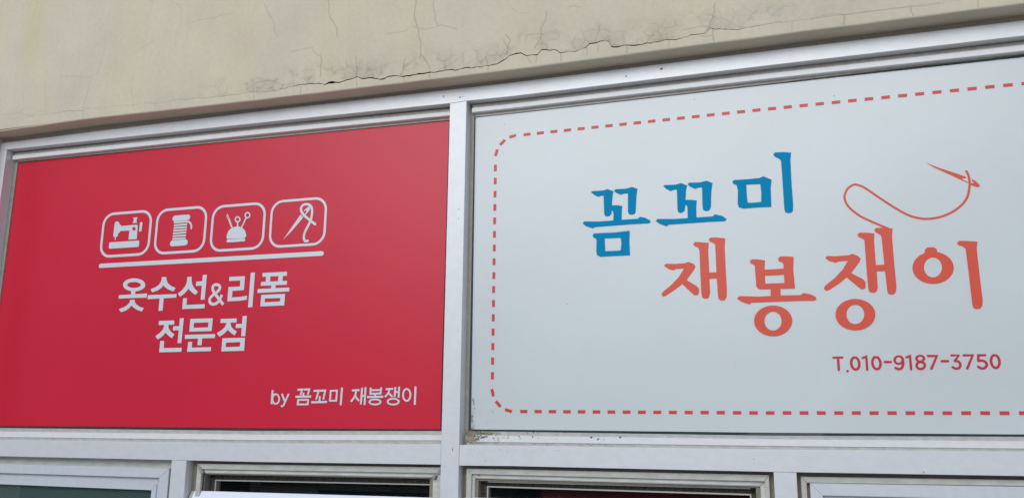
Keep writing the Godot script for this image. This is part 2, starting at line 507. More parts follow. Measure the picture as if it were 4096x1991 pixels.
	var m_crack := paint(Color(0.022, 0.019, 0.015), 0.95, 0.0, 0.1)
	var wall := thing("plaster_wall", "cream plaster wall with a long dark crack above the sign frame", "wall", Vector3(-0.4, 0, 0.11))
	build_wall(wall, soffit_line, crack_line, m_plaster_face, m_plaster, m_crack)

	# ---------------- the aluminium frame
	var frame := thing("window_frame", "silver aluminium frame of rails and mullions holding the two signs", "window frame", Vector3(-0.25, 0.72, 0))
	slab(frame, "top_rail", [-2939.3, 2763.4, -1780.7, 2770.7, -830.2, 2768.5, -37.7, 2774.9, 633.3, 2776.4, 2500, 2778.5, 2500, 2731.6, 629, 2731.8, -39.9, 2728.7, -829.7, 2721.5, -985.3, 2723, -1046.4, 2721.1, -1777.2, 2727.4, -2939.3, 2733.6], -30, 45, m_alu, 0.8)
	slab(frame, "jamb", [-2939.3, 2733, -2905.3, 2732.9, -2905.3, 720, -2939.3, 720], -30, 45, m_alu, 0.8)
	slab(frame, "mullion", [-1043.3, 2720.6, -985.2, 2722.4, -985.2, 720, -1043.3, 720], -30, 45, m_alu, 0.8)
	slab(frame, "jamb", [2442, 2731, 2500, 2731, 2500, 720, 2442, 720], -30, 45, m_alu, 0.8)
	slab(frame, "middle_rail", [-2904.7, 1627.1, -2751.8, 1627.1, -1688.5, 1625.7, -1043.9, 1630.6, -1043.9, 1570.4, -1683.8, 1567.3, -2742.1, 1568.9, -2904.7, 1568.9], -30, 44.4, m_alu, 0.8)
	slab(frame, "middle_rail", [-984.6, 1629.1, -818.4, 1629.2, -92.8, 1627.7, 521.4, 1630.1, 2441.4, 1630.5, 2441.4, 1571.6, 515.7, 1570.8, -95.7, 1568.7, -817.7, 1570.4, -984.6, 1568.6], -30, 44.4, m_alu, 0.8)
	slab(frame, "lower_mullion", [-2010.6, 1567.3, -1952.2, 1567.2, -1952.2, 720, -2010.6, 720], -30, 44.1, m_alu, 0.8)
	slab(frame, "lower_mullion", [-80.3, 1568.2, -21.8, 1568.4, -21.8, 720, -80.3, 720], -30, 44.1, m_alu, 0.8)
	slab(frame, "sill_rail", [-2939.3, 719.4, 2500, 719.4, 2500, 660, -2939.3, 660], -30, 59, m_alu, 0.8)
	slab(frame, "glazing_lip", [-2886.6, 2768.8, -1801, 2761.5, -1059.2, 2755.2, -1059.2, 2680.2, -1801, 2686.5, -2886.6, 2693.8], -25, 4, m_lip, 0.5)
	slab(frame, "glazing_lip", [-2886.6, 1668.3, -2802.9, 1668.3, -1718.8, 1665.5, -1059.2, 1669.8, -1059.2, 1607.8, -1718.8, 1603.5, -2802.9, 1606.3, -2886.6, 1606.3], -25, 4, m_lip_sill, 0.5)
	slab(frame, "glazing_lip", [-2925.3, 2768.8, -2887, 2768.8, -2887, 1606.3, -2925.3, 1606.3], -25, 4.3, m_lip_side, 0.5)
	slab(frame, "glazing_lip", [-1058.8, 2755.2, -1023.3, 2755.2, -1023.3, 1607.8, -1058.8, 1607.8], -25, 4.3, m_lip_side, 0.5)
	slab(frame, "glass_pane", [-2894.6, 2701.8, -1051.2, 2688.2, -1051.2, 1661.8, -2894.6, 1660.3], -9, -3, m_glass, 0)
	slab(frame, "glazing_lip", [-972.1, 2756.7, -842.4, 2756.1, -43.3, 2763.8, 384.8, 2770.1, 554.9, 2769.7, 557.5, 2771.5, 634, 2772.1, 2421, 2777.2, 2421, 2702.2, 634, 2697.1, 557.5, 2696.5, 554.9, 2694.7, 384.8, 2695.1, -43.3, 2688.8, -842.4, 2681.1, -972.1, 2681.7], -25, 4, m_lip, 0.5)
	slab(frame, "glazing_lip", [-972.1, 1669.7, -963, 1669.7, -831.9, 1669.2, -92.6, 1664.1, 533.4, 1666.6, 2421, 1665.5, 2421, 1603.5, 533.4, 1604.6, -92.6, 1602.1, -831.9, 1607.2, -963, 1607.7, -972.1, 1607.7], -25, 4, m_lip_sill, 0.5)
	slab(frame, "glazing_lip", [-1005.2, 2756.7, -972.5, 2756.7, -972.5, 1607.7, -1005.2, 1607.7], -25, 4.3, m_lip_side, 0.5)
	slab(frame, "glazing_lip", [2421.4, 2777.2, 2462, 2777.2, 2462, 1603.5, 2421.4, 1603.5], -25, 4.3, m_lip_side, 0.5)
	slab(frame, "glass_pane", [-980.1, 2689.7, 2429, 2710.2, 2429, 1657.5, -980.1, 1661.7], -9, -3, m_glass, 0)
	slab(frame, "glazing_bead", [-2901.3, 2715.7, -1792.7, 2713.9, -1044.3, 2702.7, -1044.3, 2688.7, -1791.1, 2695.1, -2901.3, 2699.4], 2, 20, m_bead, 1.2)
	slab(frame, "bead_channel", [-2901.3, 2728.7, -1792.7, 2726.9, -1044.3, 2715.7, -1044.3, 2701.7, -1792.7, 2712.9, -2901.3, 2714.7], 2, 14, m_lip, 0.5)
	slab(frame, "glazing_bead", [-976.2, 2706.9, -837.5, 2706.7, -41.5, 2714.5, 2438, 2722, 2438, 2701.6, -42.3, 2697.2, -837.4, 2690.9, -976.2, 2691.3], 2, 20, m_bead, 1.2)
	slab(frame, "bead_channel", [-976.2, 2719.9, -837.5, 2719.7, -41.5, 2727.5, 2438, 2735, 2438, 2721, -41.5, 2713.5, -837.5, 2705.7, -976.2, 2705.9], 2, 14, m_lip, 0.5)
	slab(frame, "glazing_bead", [-2904.3, 1656.2, -1707.3, 1653.4, -1044.3, 1657.7, -1044.3, 1641.2, -1705.8, 1635.4, -2904.3, 1635.7], 2, 20, m_bead, 1.2)
	slab(frame, "bead_channel", [-2904.3, 1636.7, -1705.8, 1636.4, -1044.3, 1642.2, -1044.3, 1629.2, -1705.8, 1623.4, -2904.3, 1623.7], 2, 17, m_lip_sill, 0.5)
	slab(frame, "glazing_bead", [-972.2, 1658.8, -826.7, 1657.7, -92.4, 1654.7, 2441, 1657.1, 2441, 1639.5, -93.3, 1636, -826.4, 1637.7, -972.2, 1638.1], 2, 20, m_bead_dirty, 1.2)
	slab(frame, "bead_channel", [-972.2, 1639.1, -826.4, 1638.7, -93.3, 1637, 2441, 1640.5, 2441, 1627.5, -93.3, 1624, -826.4, 1625.7, -972.2, 1626.1], 2, 17, m_lip_sill, 0.5)
	slab(frame, "sealant_strip", [-2939.3, 2789.4, -1780.7, 2796.7, -830.2, 2794.5, -37.7, 2800.9, 633.3, 2802.4, 2500, 2804.5, 2500, 2772.5, 633.3, 2770.4, -37.7, 2768.9, -830.2, 2762.5, -1780.7, 2764.7, -2939.3, 2757.4], -20, 38, m_sealant, 0)

	# ---------------- the two signs
	var red := thing("shop_sign", "red sign with white sewing icons and white lettering, left of the mullion", "sign", Vector3(-1.95, 1.672, 0), "")
	var white := thing("shop_sign", "white sign with blue and orange lettering inside a red stitched border", "sign", Vector3(0.73, 1.672, 0), "")
	build_signs(red, white, m_red_film, m_white_film, m_print_white, m_print_blue, m_print_orange, m_print_red, m_stitch)

	# ---------------- the windows below the signs
	var win_a := thing("sliding_window", "white framed window with mitred sash at the far left below the red sign", "window", Vector3(-2.45, 0.72, 0), "windows below the signs")
	var win_b := thing("sliding_window", "dark window with worn cream frame under the right half of the red sign", "window", Vector3(-1.5, 0.72, 0), "windows below the signs")
	var win_c := thing("sliding_window", "dark window with a dim red poster inside, right of the mullion below the white sign", "window", Vector3(-0.53, 0.72, 0), "windows below the signs")
	var win_d := thing("sliding_window", "pale window with mitred white sash at the far right below the white sign", "window", Vector3(1.2, 0.72, 0), "windows below the signs")
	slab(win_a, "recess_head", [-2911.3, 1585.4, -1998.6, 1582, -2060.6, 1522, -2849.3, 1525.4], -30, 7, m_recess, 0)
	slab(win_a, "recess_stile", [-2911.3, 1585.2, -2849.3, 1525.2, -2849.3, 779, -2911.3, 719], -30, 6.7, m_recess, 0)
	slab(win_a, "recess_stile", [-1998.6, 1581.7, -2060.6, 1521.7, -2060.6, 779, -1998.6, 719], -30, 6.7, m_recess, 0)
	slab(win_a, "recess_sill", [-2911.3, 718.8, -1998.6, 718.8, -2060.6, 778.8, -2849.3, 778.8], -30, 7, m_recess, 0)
	slab(win_a, "head_track", [-2903.3, 1577.9, -2011.6, 1574.5, -2032.9, 1528.9, -2903.3, 1529.7], -20, 12, m_cream, 1)
	slab(win_a, "sash_head", [-2900.3, 1543, -2025.4, 1540.3, -2062, 1508.7, -2845.3, 1510.9], -5, 35, m_sash, 1.0)
	slab(win_a, "sash_stile", [-2900.3, 1542.7, -2845.3, 1510.6, -2845.3, 754.6, -2900.3, 723], -5, 34.7, m_sash, 1.0)
	slab(win_a, "sash_stile", [-2025.4, 1540.1, -2062, 1508.5, -2062, 754.6, -2025.4, 723], -5, 34.7, m_sash, 1.0)
	slab(win_a, "sash_sill", [-2900.3, 722.8, -2025.4, 722.8, -2062, 754.3, -2845.3, 754.3], -5, 35, m_sash, 1.0)
	slab(win_a, "sash_step_head", [-2849.3, 1514.9, -2058, 1512.7, -2080.2, 1487.6, -2833.3, 1491], -5, 22, m_sash, 0.8)
	slab(win_a, "sash_step_stile", [-2849.3, 1514.6, -2833.3, 1490.7, -2833.3, 774.5, -2849.3, 750.6], -5, 21.7, m_sash, 0.8)
	slab(win_a, "sash_step_stile", [-2058, 1512.5, -2080.2, 1487.4, -2080.2, 774.5, -2058, 750.6], -5, 21.7, m_sash, 0.8)
	slab(win_a, "sash_step_sill", [-2849.3, 750.3, -2058, 750.3, -2080.2, 774.3, -2833.3, 774.3], -5, 22, m_sash, 0.8)
	slab(win_a, "glazing_bead_head", [-2836.3, 1491, -2077.2, 1487.6, -2095.9, 1467.4, -2815.3, 1471.5], -2, 27, m_sash, 0.8)
	slab(win_a, "glazing_bead_stile", [-2836.3, 1490.7, -2815.3, 1471.3, -2815.3, 791.9, -2836.3, 772.5], -2, 26.7, m_sash, 0.8)
	slab(win_a, "glazing_bead_stile", [-2077.2, 1487.4, -2095.9, 1467.2, -2095.9, 791.9, -2077.2, 772.5], -2, 26.7, m_sash, 0.8)
	slab(win_a, "glazing_bead_sill", [-2836.3, 772.3, -2077.2, 772.3, -2095.9, 791.7, -2815.3, 791.7], -2, 27, m_sash, 0.8)
	slab(win_a, "glass_pane", [-2821.3, 1477.5, -2089.9, 1473.4, -2089.9, 785.9, -2821.3, 785.9], 7, 12, m_glass, 0)
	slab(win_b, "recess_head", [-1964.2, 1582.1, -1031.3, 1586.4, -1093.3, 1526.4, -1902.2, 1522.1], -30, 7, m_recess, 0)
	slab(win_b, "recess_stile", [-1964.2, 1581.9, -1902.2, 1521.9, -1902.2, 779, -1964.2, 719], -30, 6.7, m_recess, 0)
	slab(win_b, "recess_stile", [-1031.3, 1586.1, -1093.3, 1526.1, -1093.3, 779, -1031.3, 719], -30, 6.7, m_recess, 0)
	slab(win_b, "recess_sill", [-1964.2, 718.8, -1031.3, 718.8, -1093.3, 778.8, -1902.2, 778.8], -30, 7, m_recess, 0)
	slab(win_b, "outer_frame_head", [-1924.2, 1557.3, -1048.5, 1561.7, -1061.9, 1543.8, -1906.3, 1539.5], -12, 24, m_cream, 1.6)
	slab(win_b, "outer_frame_stile", [-1924.2, 1557, -1906.3, 1539.2, -1906.3, 740.8, -1924.2, 723], -12, 23.7, m_cream, 1.6)
	slab(win_b, "outer_frame_stile", [-1048.5, 1561.5, -1061.9, 1543.6, -1061.9, 740.8, -1048.5, 723], -12, 23.7, m_cream, 1.6)
	slab(win_b, "outer_frame_sill", [-1924.2, 722.8, -1048.5, 722.8, -1061.9, 740.6, -1906.3, 740.6], -12, 24, m_cream, 1.6)
	slab(win_b, "frame_rebate_head", [-1908.3, 1541.5, -1059.9, 1545.8, -1081.2, 1529.8, -1906.3, 1525.9], -12, 15, m_cream_light, 3)
	slab(win_b, "frame_rebate_stile", [-1908.3, 1541.2, -1906.3, 1525.7, -1906.3, 754.4, -1908.3, 738.8], -12, 14.7, m_cream_light, 3)
	slab(win_b, "frame_rebate_stile", [-1059.9, 1545.6, -1081.2, 1529.6, -1081.2, 754.4, -1059.9, 738.8], -12, 14.7, m_cream_light, 3)
	slab(win_b, "frame_rebate_sill", [-1908.3, 738.6, -1059.9, 738.6, -1081.2, 754.1, -1906.3, 754.1], -12, 15, m_cream_light, 3)
	slab(win_b, "inner_track_head", [-1908.3, 1527.9, -1079.2, 1531.8, -1100.6, 1509.1, -1878, 1504.3], -45, -20, m_dark_frame, 2)
	slab(win_b, "inner_track_stile", [-1908.3, 1527.7, -1878, 1504.1, -1878, 775.1, -1908.3, 752.4], -45, -20.3, m_dark_frame, 2)
	slab(win_b, "inner_track_stile", [-1079.2, 1531.6, -1100.6, 1508.8, -1100.6, 775.1, -1079.2, 752.4], -45, -20.3, m_dark_frame, 2)
	slab(win_b, "inner_track_sill", [-1908.3, 752.1, -1079.2, 752.1, -1100.6, 774.9, -1878, 774.9], -45, -20, m_dark_frame, 2)
	slab(win_b, "inner_sash_edge_head", [-1879, 1505.3, -1099.6, 1510.1, -1103.6, 1506.1, -1875, 1501.3], -45, -17, m_edge, 0.4)
	slab(win_b, "inner_sash_edge_stile", [-1879, 1505.1, -1875, 1501.1, -1875, 777.1, -1879, 773.1], -45, -17.3, m_edge, 0.4)
	slab(win_b, "inner_sash_edge_stile", [-1099.6, 1509.8, -1103.6, 1505.8, -1103.6, 777.1, -1099.6, 773.1], -45, -17.3, m_edge, 0.4)
	slab(win_b, "inner_sash_edge_sill", [-1879, 772.9, -1099.6, 772.9, -1103.6, 776.9, -1875, 776.9], -45, -17, m_edge, 0.4)
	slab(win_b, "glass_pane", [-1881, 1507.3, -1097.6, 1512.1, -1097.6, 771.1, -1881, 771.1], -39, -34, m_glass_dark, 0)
	slab(win_b, "sealant_lump", [-1919.6, 1553.4, -1913.2, 1551, -1905.2, 1546.1, -1903.7, 1538.7, -1897.9, 1533.2, -1898.7, 1526.3, -1904.6, 1524.7, -1910.4, 1529.8, -1911.9, 1537.3, -1917.6, 1540.9], 14, 27, m_lump, 1.5)
	slab(win_b, "sealant_lump", [-1051.5, 1557.1, -1051.1, 1541.6, -1059.3, 1540.2, -1064.6, 1535.2, -1072.6, 1526.3, -1078.9, 1528.7, -1078.4, 1534.3, -1068.9, 1541.3, -1063.5, 1543.9, -1060.9, 1550.1], 14, 27, m_lump, 1.5)
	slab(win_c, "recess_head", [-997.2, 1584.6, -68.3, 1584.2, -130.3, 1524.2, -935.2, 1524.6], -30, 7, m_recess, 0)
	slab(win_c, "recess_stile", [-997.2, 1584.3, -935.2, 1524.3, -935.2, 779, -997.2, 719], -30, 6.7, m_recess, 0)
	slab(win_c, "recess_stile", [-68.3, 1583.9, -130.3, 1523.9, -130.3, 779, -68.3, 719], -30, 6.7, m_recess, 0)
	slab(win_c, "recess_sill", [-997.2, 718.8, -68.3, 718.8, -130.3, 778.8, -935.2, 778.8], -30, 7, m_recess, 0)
	slab(win_c, "outer_frame_head", [-968.5, 1560, -93.6, 1559.7, -105.5, 1542.1, -952.2, 1543.9], -12, 24, m_cream, 1.6)
	slab(win_c, "outer_frame_stile", [-968.5, 1559.7, -952.2, 1543.7, -952.2, 739, -968.5, 723], -12, 23.7, m_cream, 1.6)
	slab(win_c, "outer_frame_stile", [-93.6, 1559.5, -105.5, 1541.8, -105.5, 739, -93.6, 723], -12, 23.7, m_cream, 1.6)
	slab(win_c, "outer_frame_sill", [-968.5, 722.8, -93.6, 722.8, -105.5, 738.8, -952.2, 738.8], -12, 24, m_cream, 1.6)
	slab(win_c, "frame_rebate_head", [-954.2, 1545.9, -103.5, 1544.1, -117.9, 1528.3, -944.5, 1530.7], -12, 15, m_cream_light, 3)
	slab(win_c, "frame_rebate_stile", [-954.2, 1545.7, -944.5, 1530.5, -944.5, 752.2, -954.2, 737], -12, 14.7, m_cream_light, 3)
	slab(win_c, "frame_rebate_stile", [-103.5, 1543.8, -117.9, 1528, -117.9, 752.2, -103.5, 737], -12, 14.7, m_cream_light, 3)
	slab(win_c, "frame_rebate_sill", [-954.2, 736.8, -103.5, 736.8, -117.9, 752, -944.5, 752], -12, 15, m_cream_light, 3)
	slab(win_c, "track_lip", [-909.7, 1528.7, -144.7, 1528.9, -145.1, 1520.3, -907.9, 1520.1], -20, 0, m_cream, 1)
	slab(win_c, "inner_track_head", [-946.5, 1532.7, -115.9, 1530.3, -144.8, 1506, -915.5, 1508.1], -45, -20, m_dark_frame, 2)
	slab(win_c, "inner_track_stile", [-946.5, 1532.5, -915.5, 1507.9, -915.5, 774.5, -946.5, 750.2], -45, -20.3, m_dark_frame, 2)
	slab(win_c, "inner_track_stile", [-115.9, 1530, -144.8, 1505.7, -144.8, 774.5, -115.9, 750.2], -45, -20.3, m_dark_frame, 2)
	slab(win_c, "inner_track_sill", [-946.5, 750, -115.9, 750, -144.8, 774.3, -915.5, 774.3], -45, -20, m_dark_frame, 2)
	slab(win_c, "inner_sash_edge_head", [-916.5, 1509.1, -143.8, 1507, -148.2, 1502.6, -912.1, 1504.7], -45, -17, m_edge, 0.4)
	slab(win_c, "inner_sash_edge_stile", [-916.5, 1508.9, -912.1, 1504.5, -912.1, 776.9, -916.5, 772.5], -45, -17.3, m_edge, 0.4)
	slab(win_c, "inner_sash_edge_stile", [-143.8, 1506.7, -148.2, 1502.3, -148.2, 776.9, -143.8, 772.5], -45, -17.3, m_edge, 0.4)
	slab(win_c, "inner_sash_edge_sill", [-916.5, 772.3, -143.8, 772.3, -148.2, 776.7, -912.1, 776.7], -45, -17, m_edge, 0.4)
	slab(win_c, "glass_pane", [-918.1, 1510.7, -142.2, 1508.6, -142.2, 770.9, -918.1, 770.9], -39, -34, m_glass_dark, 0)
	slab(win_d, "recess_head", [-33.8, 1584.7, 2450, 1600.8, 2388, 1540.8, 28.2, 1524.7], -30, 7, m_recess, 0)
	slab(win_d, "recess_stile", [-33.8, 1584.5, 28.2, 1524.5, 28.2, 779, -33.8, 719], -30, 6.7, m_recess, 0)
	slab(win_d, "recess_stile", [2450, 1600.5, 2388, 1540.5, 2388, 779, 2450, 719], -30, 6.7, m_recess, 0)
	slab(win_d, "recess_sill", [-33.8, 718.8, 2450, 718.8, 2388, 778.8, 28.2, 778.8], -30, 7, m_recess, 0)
	slab(win_d, "outer_frame_head", [-11.9, 1557.2, 2428, 1571.9, 2411, 1560.2, 2.8, 1541.4], -12, 24, m_cream, 1.6)
	slab(win_d, "outer_frame_stile", [-11.9, 1557, 2.8, 1541.2, 2.8, 734.8, -11.9, 723], -12, 23.7, m_cream, 1.6)
	slab(win_d, "outer_frame_stile", [2428, 1571.7, 2411, 1559.9, 2411, 734.8, 2428, 723], -12, 23.7, m_cream, 1.6)
	slab(win_d, "outer_frame_sill", [-11.9, 722.8, 2428, 722.8, 2411, 734.5, 2.8, 734.5], -12, 24, m_cream, 1.6)
	slab(win_d, "sash_head", [10.6, 1541.1, 2400, 1557.5, 2360, 1521.5, 41.2, 1510.3], -5, 34, m_sash, 1)
	slab(win_d, "sash_stile", [10.6, 1540.9, 41.2, 1510.1, 41.2, 773.6, 10.6, 742.8], -5, 33.7, m_sash, 1)
	slab(win_d, "sash_stile", [2400, 1557.3, 2360, 1521.3, 2360, 773.6, 2400, 742.8], -5, 33.7, m_sash, 1)
	slab(win_d, "sash_sill", [10.6, 742.5, 2400, 742.5, 2360, 773.3, 41.2, 773.3], -5, 34, m_sash, 1)
	slab(win_d, "glazing_bead_head", [39.2, 1512.3, 2362, 1523.5, 2344, 1506.5, 57.2, 1495.3], -2, 22, m_sash, 0.8)
	slab(win_d, "glazing_bead_stile", [39.2, 1512.1, 57.2, 1495.1, 57.2, 788.6, 39.2, 771.6], -2, 21.7, m_sash, 0.8)
	slab(win_d, "glazing_bead_stile", [2362, 1523.3, 2344, 1506.3, 2344, 788.6, 2362, 771.6], -2, 21.7, m_sash, 0.8)
	slab(win_d, "glazing_bead_sill", [39.2, 771.3, 2362, 771.3, 2344, 788.3, 57.2, 788.3], -2, 22, m_sash, 0.8)
	slab(win_d, "glass_pane", [51.2, 1501.3, 2350, 1512.5, 2350, 782.6, 51.2, 782.6], 5, 10, m_glass, 0)

	# ---------------- sloping white panels in front of the two dark windows
	var m_panel := paint(Color(0.80, 0.83, 0.90), 0.4)
	sloping_panel("white sloping panel tilted out in front of the dark window under the red sign", Vector3(-1.9329, 1.4698, 0.0140), Vector3(-1.0811, 1.4718, 0.0140), m_panel, m_cream)
	sloping_panel("white sloping panel whose top edge just shows at the dark window with the red poster", Vector3(-0.9736, 1.4753, 0.0140), Vector3(-0.1217, 1.4836, 0.0140), m_panel, m_cream)

	# ---------------- what shows dimly behind the glass
	inside()
	stock()
	street()
	debris()

func build_wall(wall: Node3D, line: Array, crack: Array, face: Material, plain: Material, dark: Material) -> void:
	var zf := 0.11
	var zb := 0.036
	var rad := 0.006
	var rng := RandomNumberGenerator.new()
	# the crack: main points plus small jagged steps between them
	var cx := PackedFloat32Array([WX0])
	var cy := PackedFloat32Array([crack[1] * 0.001])
	var cw := PackedFloat32Array([0.0])
	for i in range(0, crack.size(), 3):
		var x: float = crack[i] * 0.001
		var y: float = crack[i + 1] * 0.001
		var w: float = crack[i + 2] * 0.0018
		if i > 0:
			var px: float = crack[i - 3] * 0.001
			var py: float = crack[i - 2] * 0.001
			var pw: float = crack[i - 1] * 0.0018
			var n := int((x - px) / 0.009)
			for k in range(1, n):
				var t := float(k) / n
				cx.append(lerpf(px, x, t))
				cy.append(lerpf(py, y, t) + rng.randf_range(-0.0024, 0.0024))
				cw.append(lerpf(pw, w, t) * rng.randf_range(0.45, 1.35))
		cx.append(x)
		cy.append(y)
		cw.append(w)
	cx.append(WX1)
	cy.append(cy[cy.size() - 1])
	cw.append(0.0)
	var upper := begin()
	var lower := begin()
	var bed := begin()
	var soffit := begin()
	for i in cx.size() - 1:
		var a := cx[i]
		var b := cx[i + 1]
		var ua := cy[i] + cw[i] * 0.5
		var ub := cy[i + 1] + cw[i + 1] * 0.5
		var la := cy[i] - cw[i] * 0.5
		var lb := cy[i + 1] - cw[i + 1] * 0.5
		uv_quad(upper, Vector3(a, ua, zf), Vector3(b, ub, zf), Vector3(b, WY1, zf), Vector3(a, WY1, zf))
		var sa := soffit_at(line, a) + rad
		var sb := soffit_at(line, b) + rad
		uv_quad(lower, Vector3(a, sa, zf), Vector3(b, sb, zf), Vector3(b, lb, zf), Vector3(a, la, zf))
		if cw[i] + cw[i + 1] > 0.0:
			quad(bed, Vector3(a, la - 0.003, zf - 0.012), Vector3(b, lb - 0.003, zf - 0.012), Vector3(b, ub + 0.003, zf - 0.012), Vector3(a, ua + 0.003, zf - 0.012), FRONT)
			quad(bed, Vector3(a, ua, zf - 0.0005), Vector3(b, ub, zf - 0.0005), Vector3(b, ub, zf - 0.012), Vector3(a, ua, zf - 0.012), Vector3.DOWN)
			quad(bed, Vector3(a, la, zf - 0.0005), Vector3(b, lb, zf - 0.0005), Vector3(b, lb, zf - 0.012), Vector3(a, la, zf - 0.012), Vector3.UP)
	put(wall, "wall_face", upper, face)
	put(wall, "lintel_band", lower, face)
	put(wall, "crack", bed, dark)
	# rounded lower arris and soffit, a little wavy like trowelled plaster
	var arris := begin()
	var n := 160
	var wave := FastNoiseLite.new()
	wave.seed = 2
	wave.frequency = 0.8
	for i in n:
		var a := lerpf(WX0, WX1, float(i) / n)
		var b := lerpf(WX0, WX1, float(i + 1) / n)
		var ya := soffit_at(line, a)
		var yb := soffit_at(line, b)
		var wa := wave.get_noise_1d(a * 6.0) * 0.0022
		var wb := wave.get_noise_1d(b * 6.0) * 0.0022
		for k in 5:
			var t0 := PI / 2 * k / 5.0
			var t1 := PI / 2 * (k + 1) / 5.0
			var p := func(x: float, y: float, w: float, t: float) -> Vector3:
				var s := sin(t)
				return Vector3(x, y + rad - s * rad + w * s, zf - rad + cos(t) * rad)
			var q0: Vector3 = p.call(a, ya, wa, t0)
			var q1: Vector3 = p.call(b, yb, wb, t0)
			var q2: Vector3 = p.call(b, yb, wb, t1)
			var q3: Vector3 = p.call(a, ya, wa, t1)
			quad(arris, q0, q1, q2, q3, Vector3(0, -sin((t0 + t1) * 0.5), cos((t0 + t1) * 0.5)))
		quad(soffit, Vector3(a, ya + wa, zf - rad), Vector3(b, yb + wb, zf - rad), Vector3(b, yb + 0.001, zb), Vector3(a, ya + 0.001, zb), Vector3.DOWN)
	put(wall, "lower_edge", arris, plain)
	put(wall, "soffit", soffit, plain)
	# the rest of the wall, beyond what the picture shows
	var top := begin()
	box(top, Vector3(-6.0, WY1, -0.25), Vector3(5.5, 6.2, zf))
	put(wall, "upper_wall", top, plain)
	var core := begin()
	box(core, Vector3(-6.0, 2.80, -0.25), Vector3(5.5, WY1 - 0.001, zb - 0.004))
	put(wall, "lintel_core", core, plain)
	var right := begin()
	box(right, Vector3(WX1, soffit_at(line, 1.1), zb - 0.004), Vector3(5.5, WY1 - 0.001, zf))
	put(wall, "lintel_right", right, plain)
	var left := begin()
	box(left, Vector3(-6.0, soffit_at(line, -3.3), zb - 0.004), Vector3(WX0, WY1 - 0.001, zf))
	put(wall, "lintel_left", left, plain)
	var pier := begin()
	box(pier, Vector3(-6.0, 0.0, -0.25), Vector3(-2.9393 - 0.001, soffit_at(line, -3.3) - 0.001, 0.108))
	put(wall, "pier", pier, plain)
	var pier_b := begin()
	box(pier_b, Vector3(2.5000 + 0.001, 0.0, -0.25), Vector3(5.5, soffit_at(line, 3.0) - 0.001, 0.108))
	put(wall, "pier", pier_b, plain)
	var under := begin()
	box(under, Vector3(-2.9393 - 0.001, 0.0, -0.25), Vector3(2.5000 + 0.001, 0.658, 0.04))
	put(wall, "under_window_wall", under, plain)

func uv_vert(st: SurfaceTool, p: Vector3) -> void:
	st.set_normal(FRONT)
	st.set_uv(Vector2((p.x - WX0) / (WX1 - WX0), (WY1 - p.y) / (WY1 - WY0)))
	st.add_vertex(p)

func uv_quad(st: SurfaceTool, a: Vector3, b: Vector3, c: Vector3, d: Vector3) -> void:
	for p in [a, c, b, a, d, c]:
		uv_vert(st, p)

func dash(parent: Node, mat: Material, c: Vector2, dir: Vector2, length: float, bend := 0.0) -> void:
	var st := begin()
	var w := 0.0048
	var n := 5 if bend != 0.0 else 1
	for i in n:
		var q := []
		for e in 2:
			var t := (float(i + e) / n - 0.5)
			var d := dir.rotated(bend * t)
			var p := c + dir * t * length
			if bend != 0.0:
				var r := length / bend
				var o := c + dir.orthogonal() * -r
				p = o + (c - o).rotated(bend * t)
			q.append(p + d.orthogonal() * w)
			q.append(p - d.orthogonal() * w)
		quad(st, at3(q[0], 0.0006), at3(q[1], 0.0006), at3(q[3], 0.0006), at3(q[2], 0.0006), FRONT)
	put(parent, "stitch", st, mat)

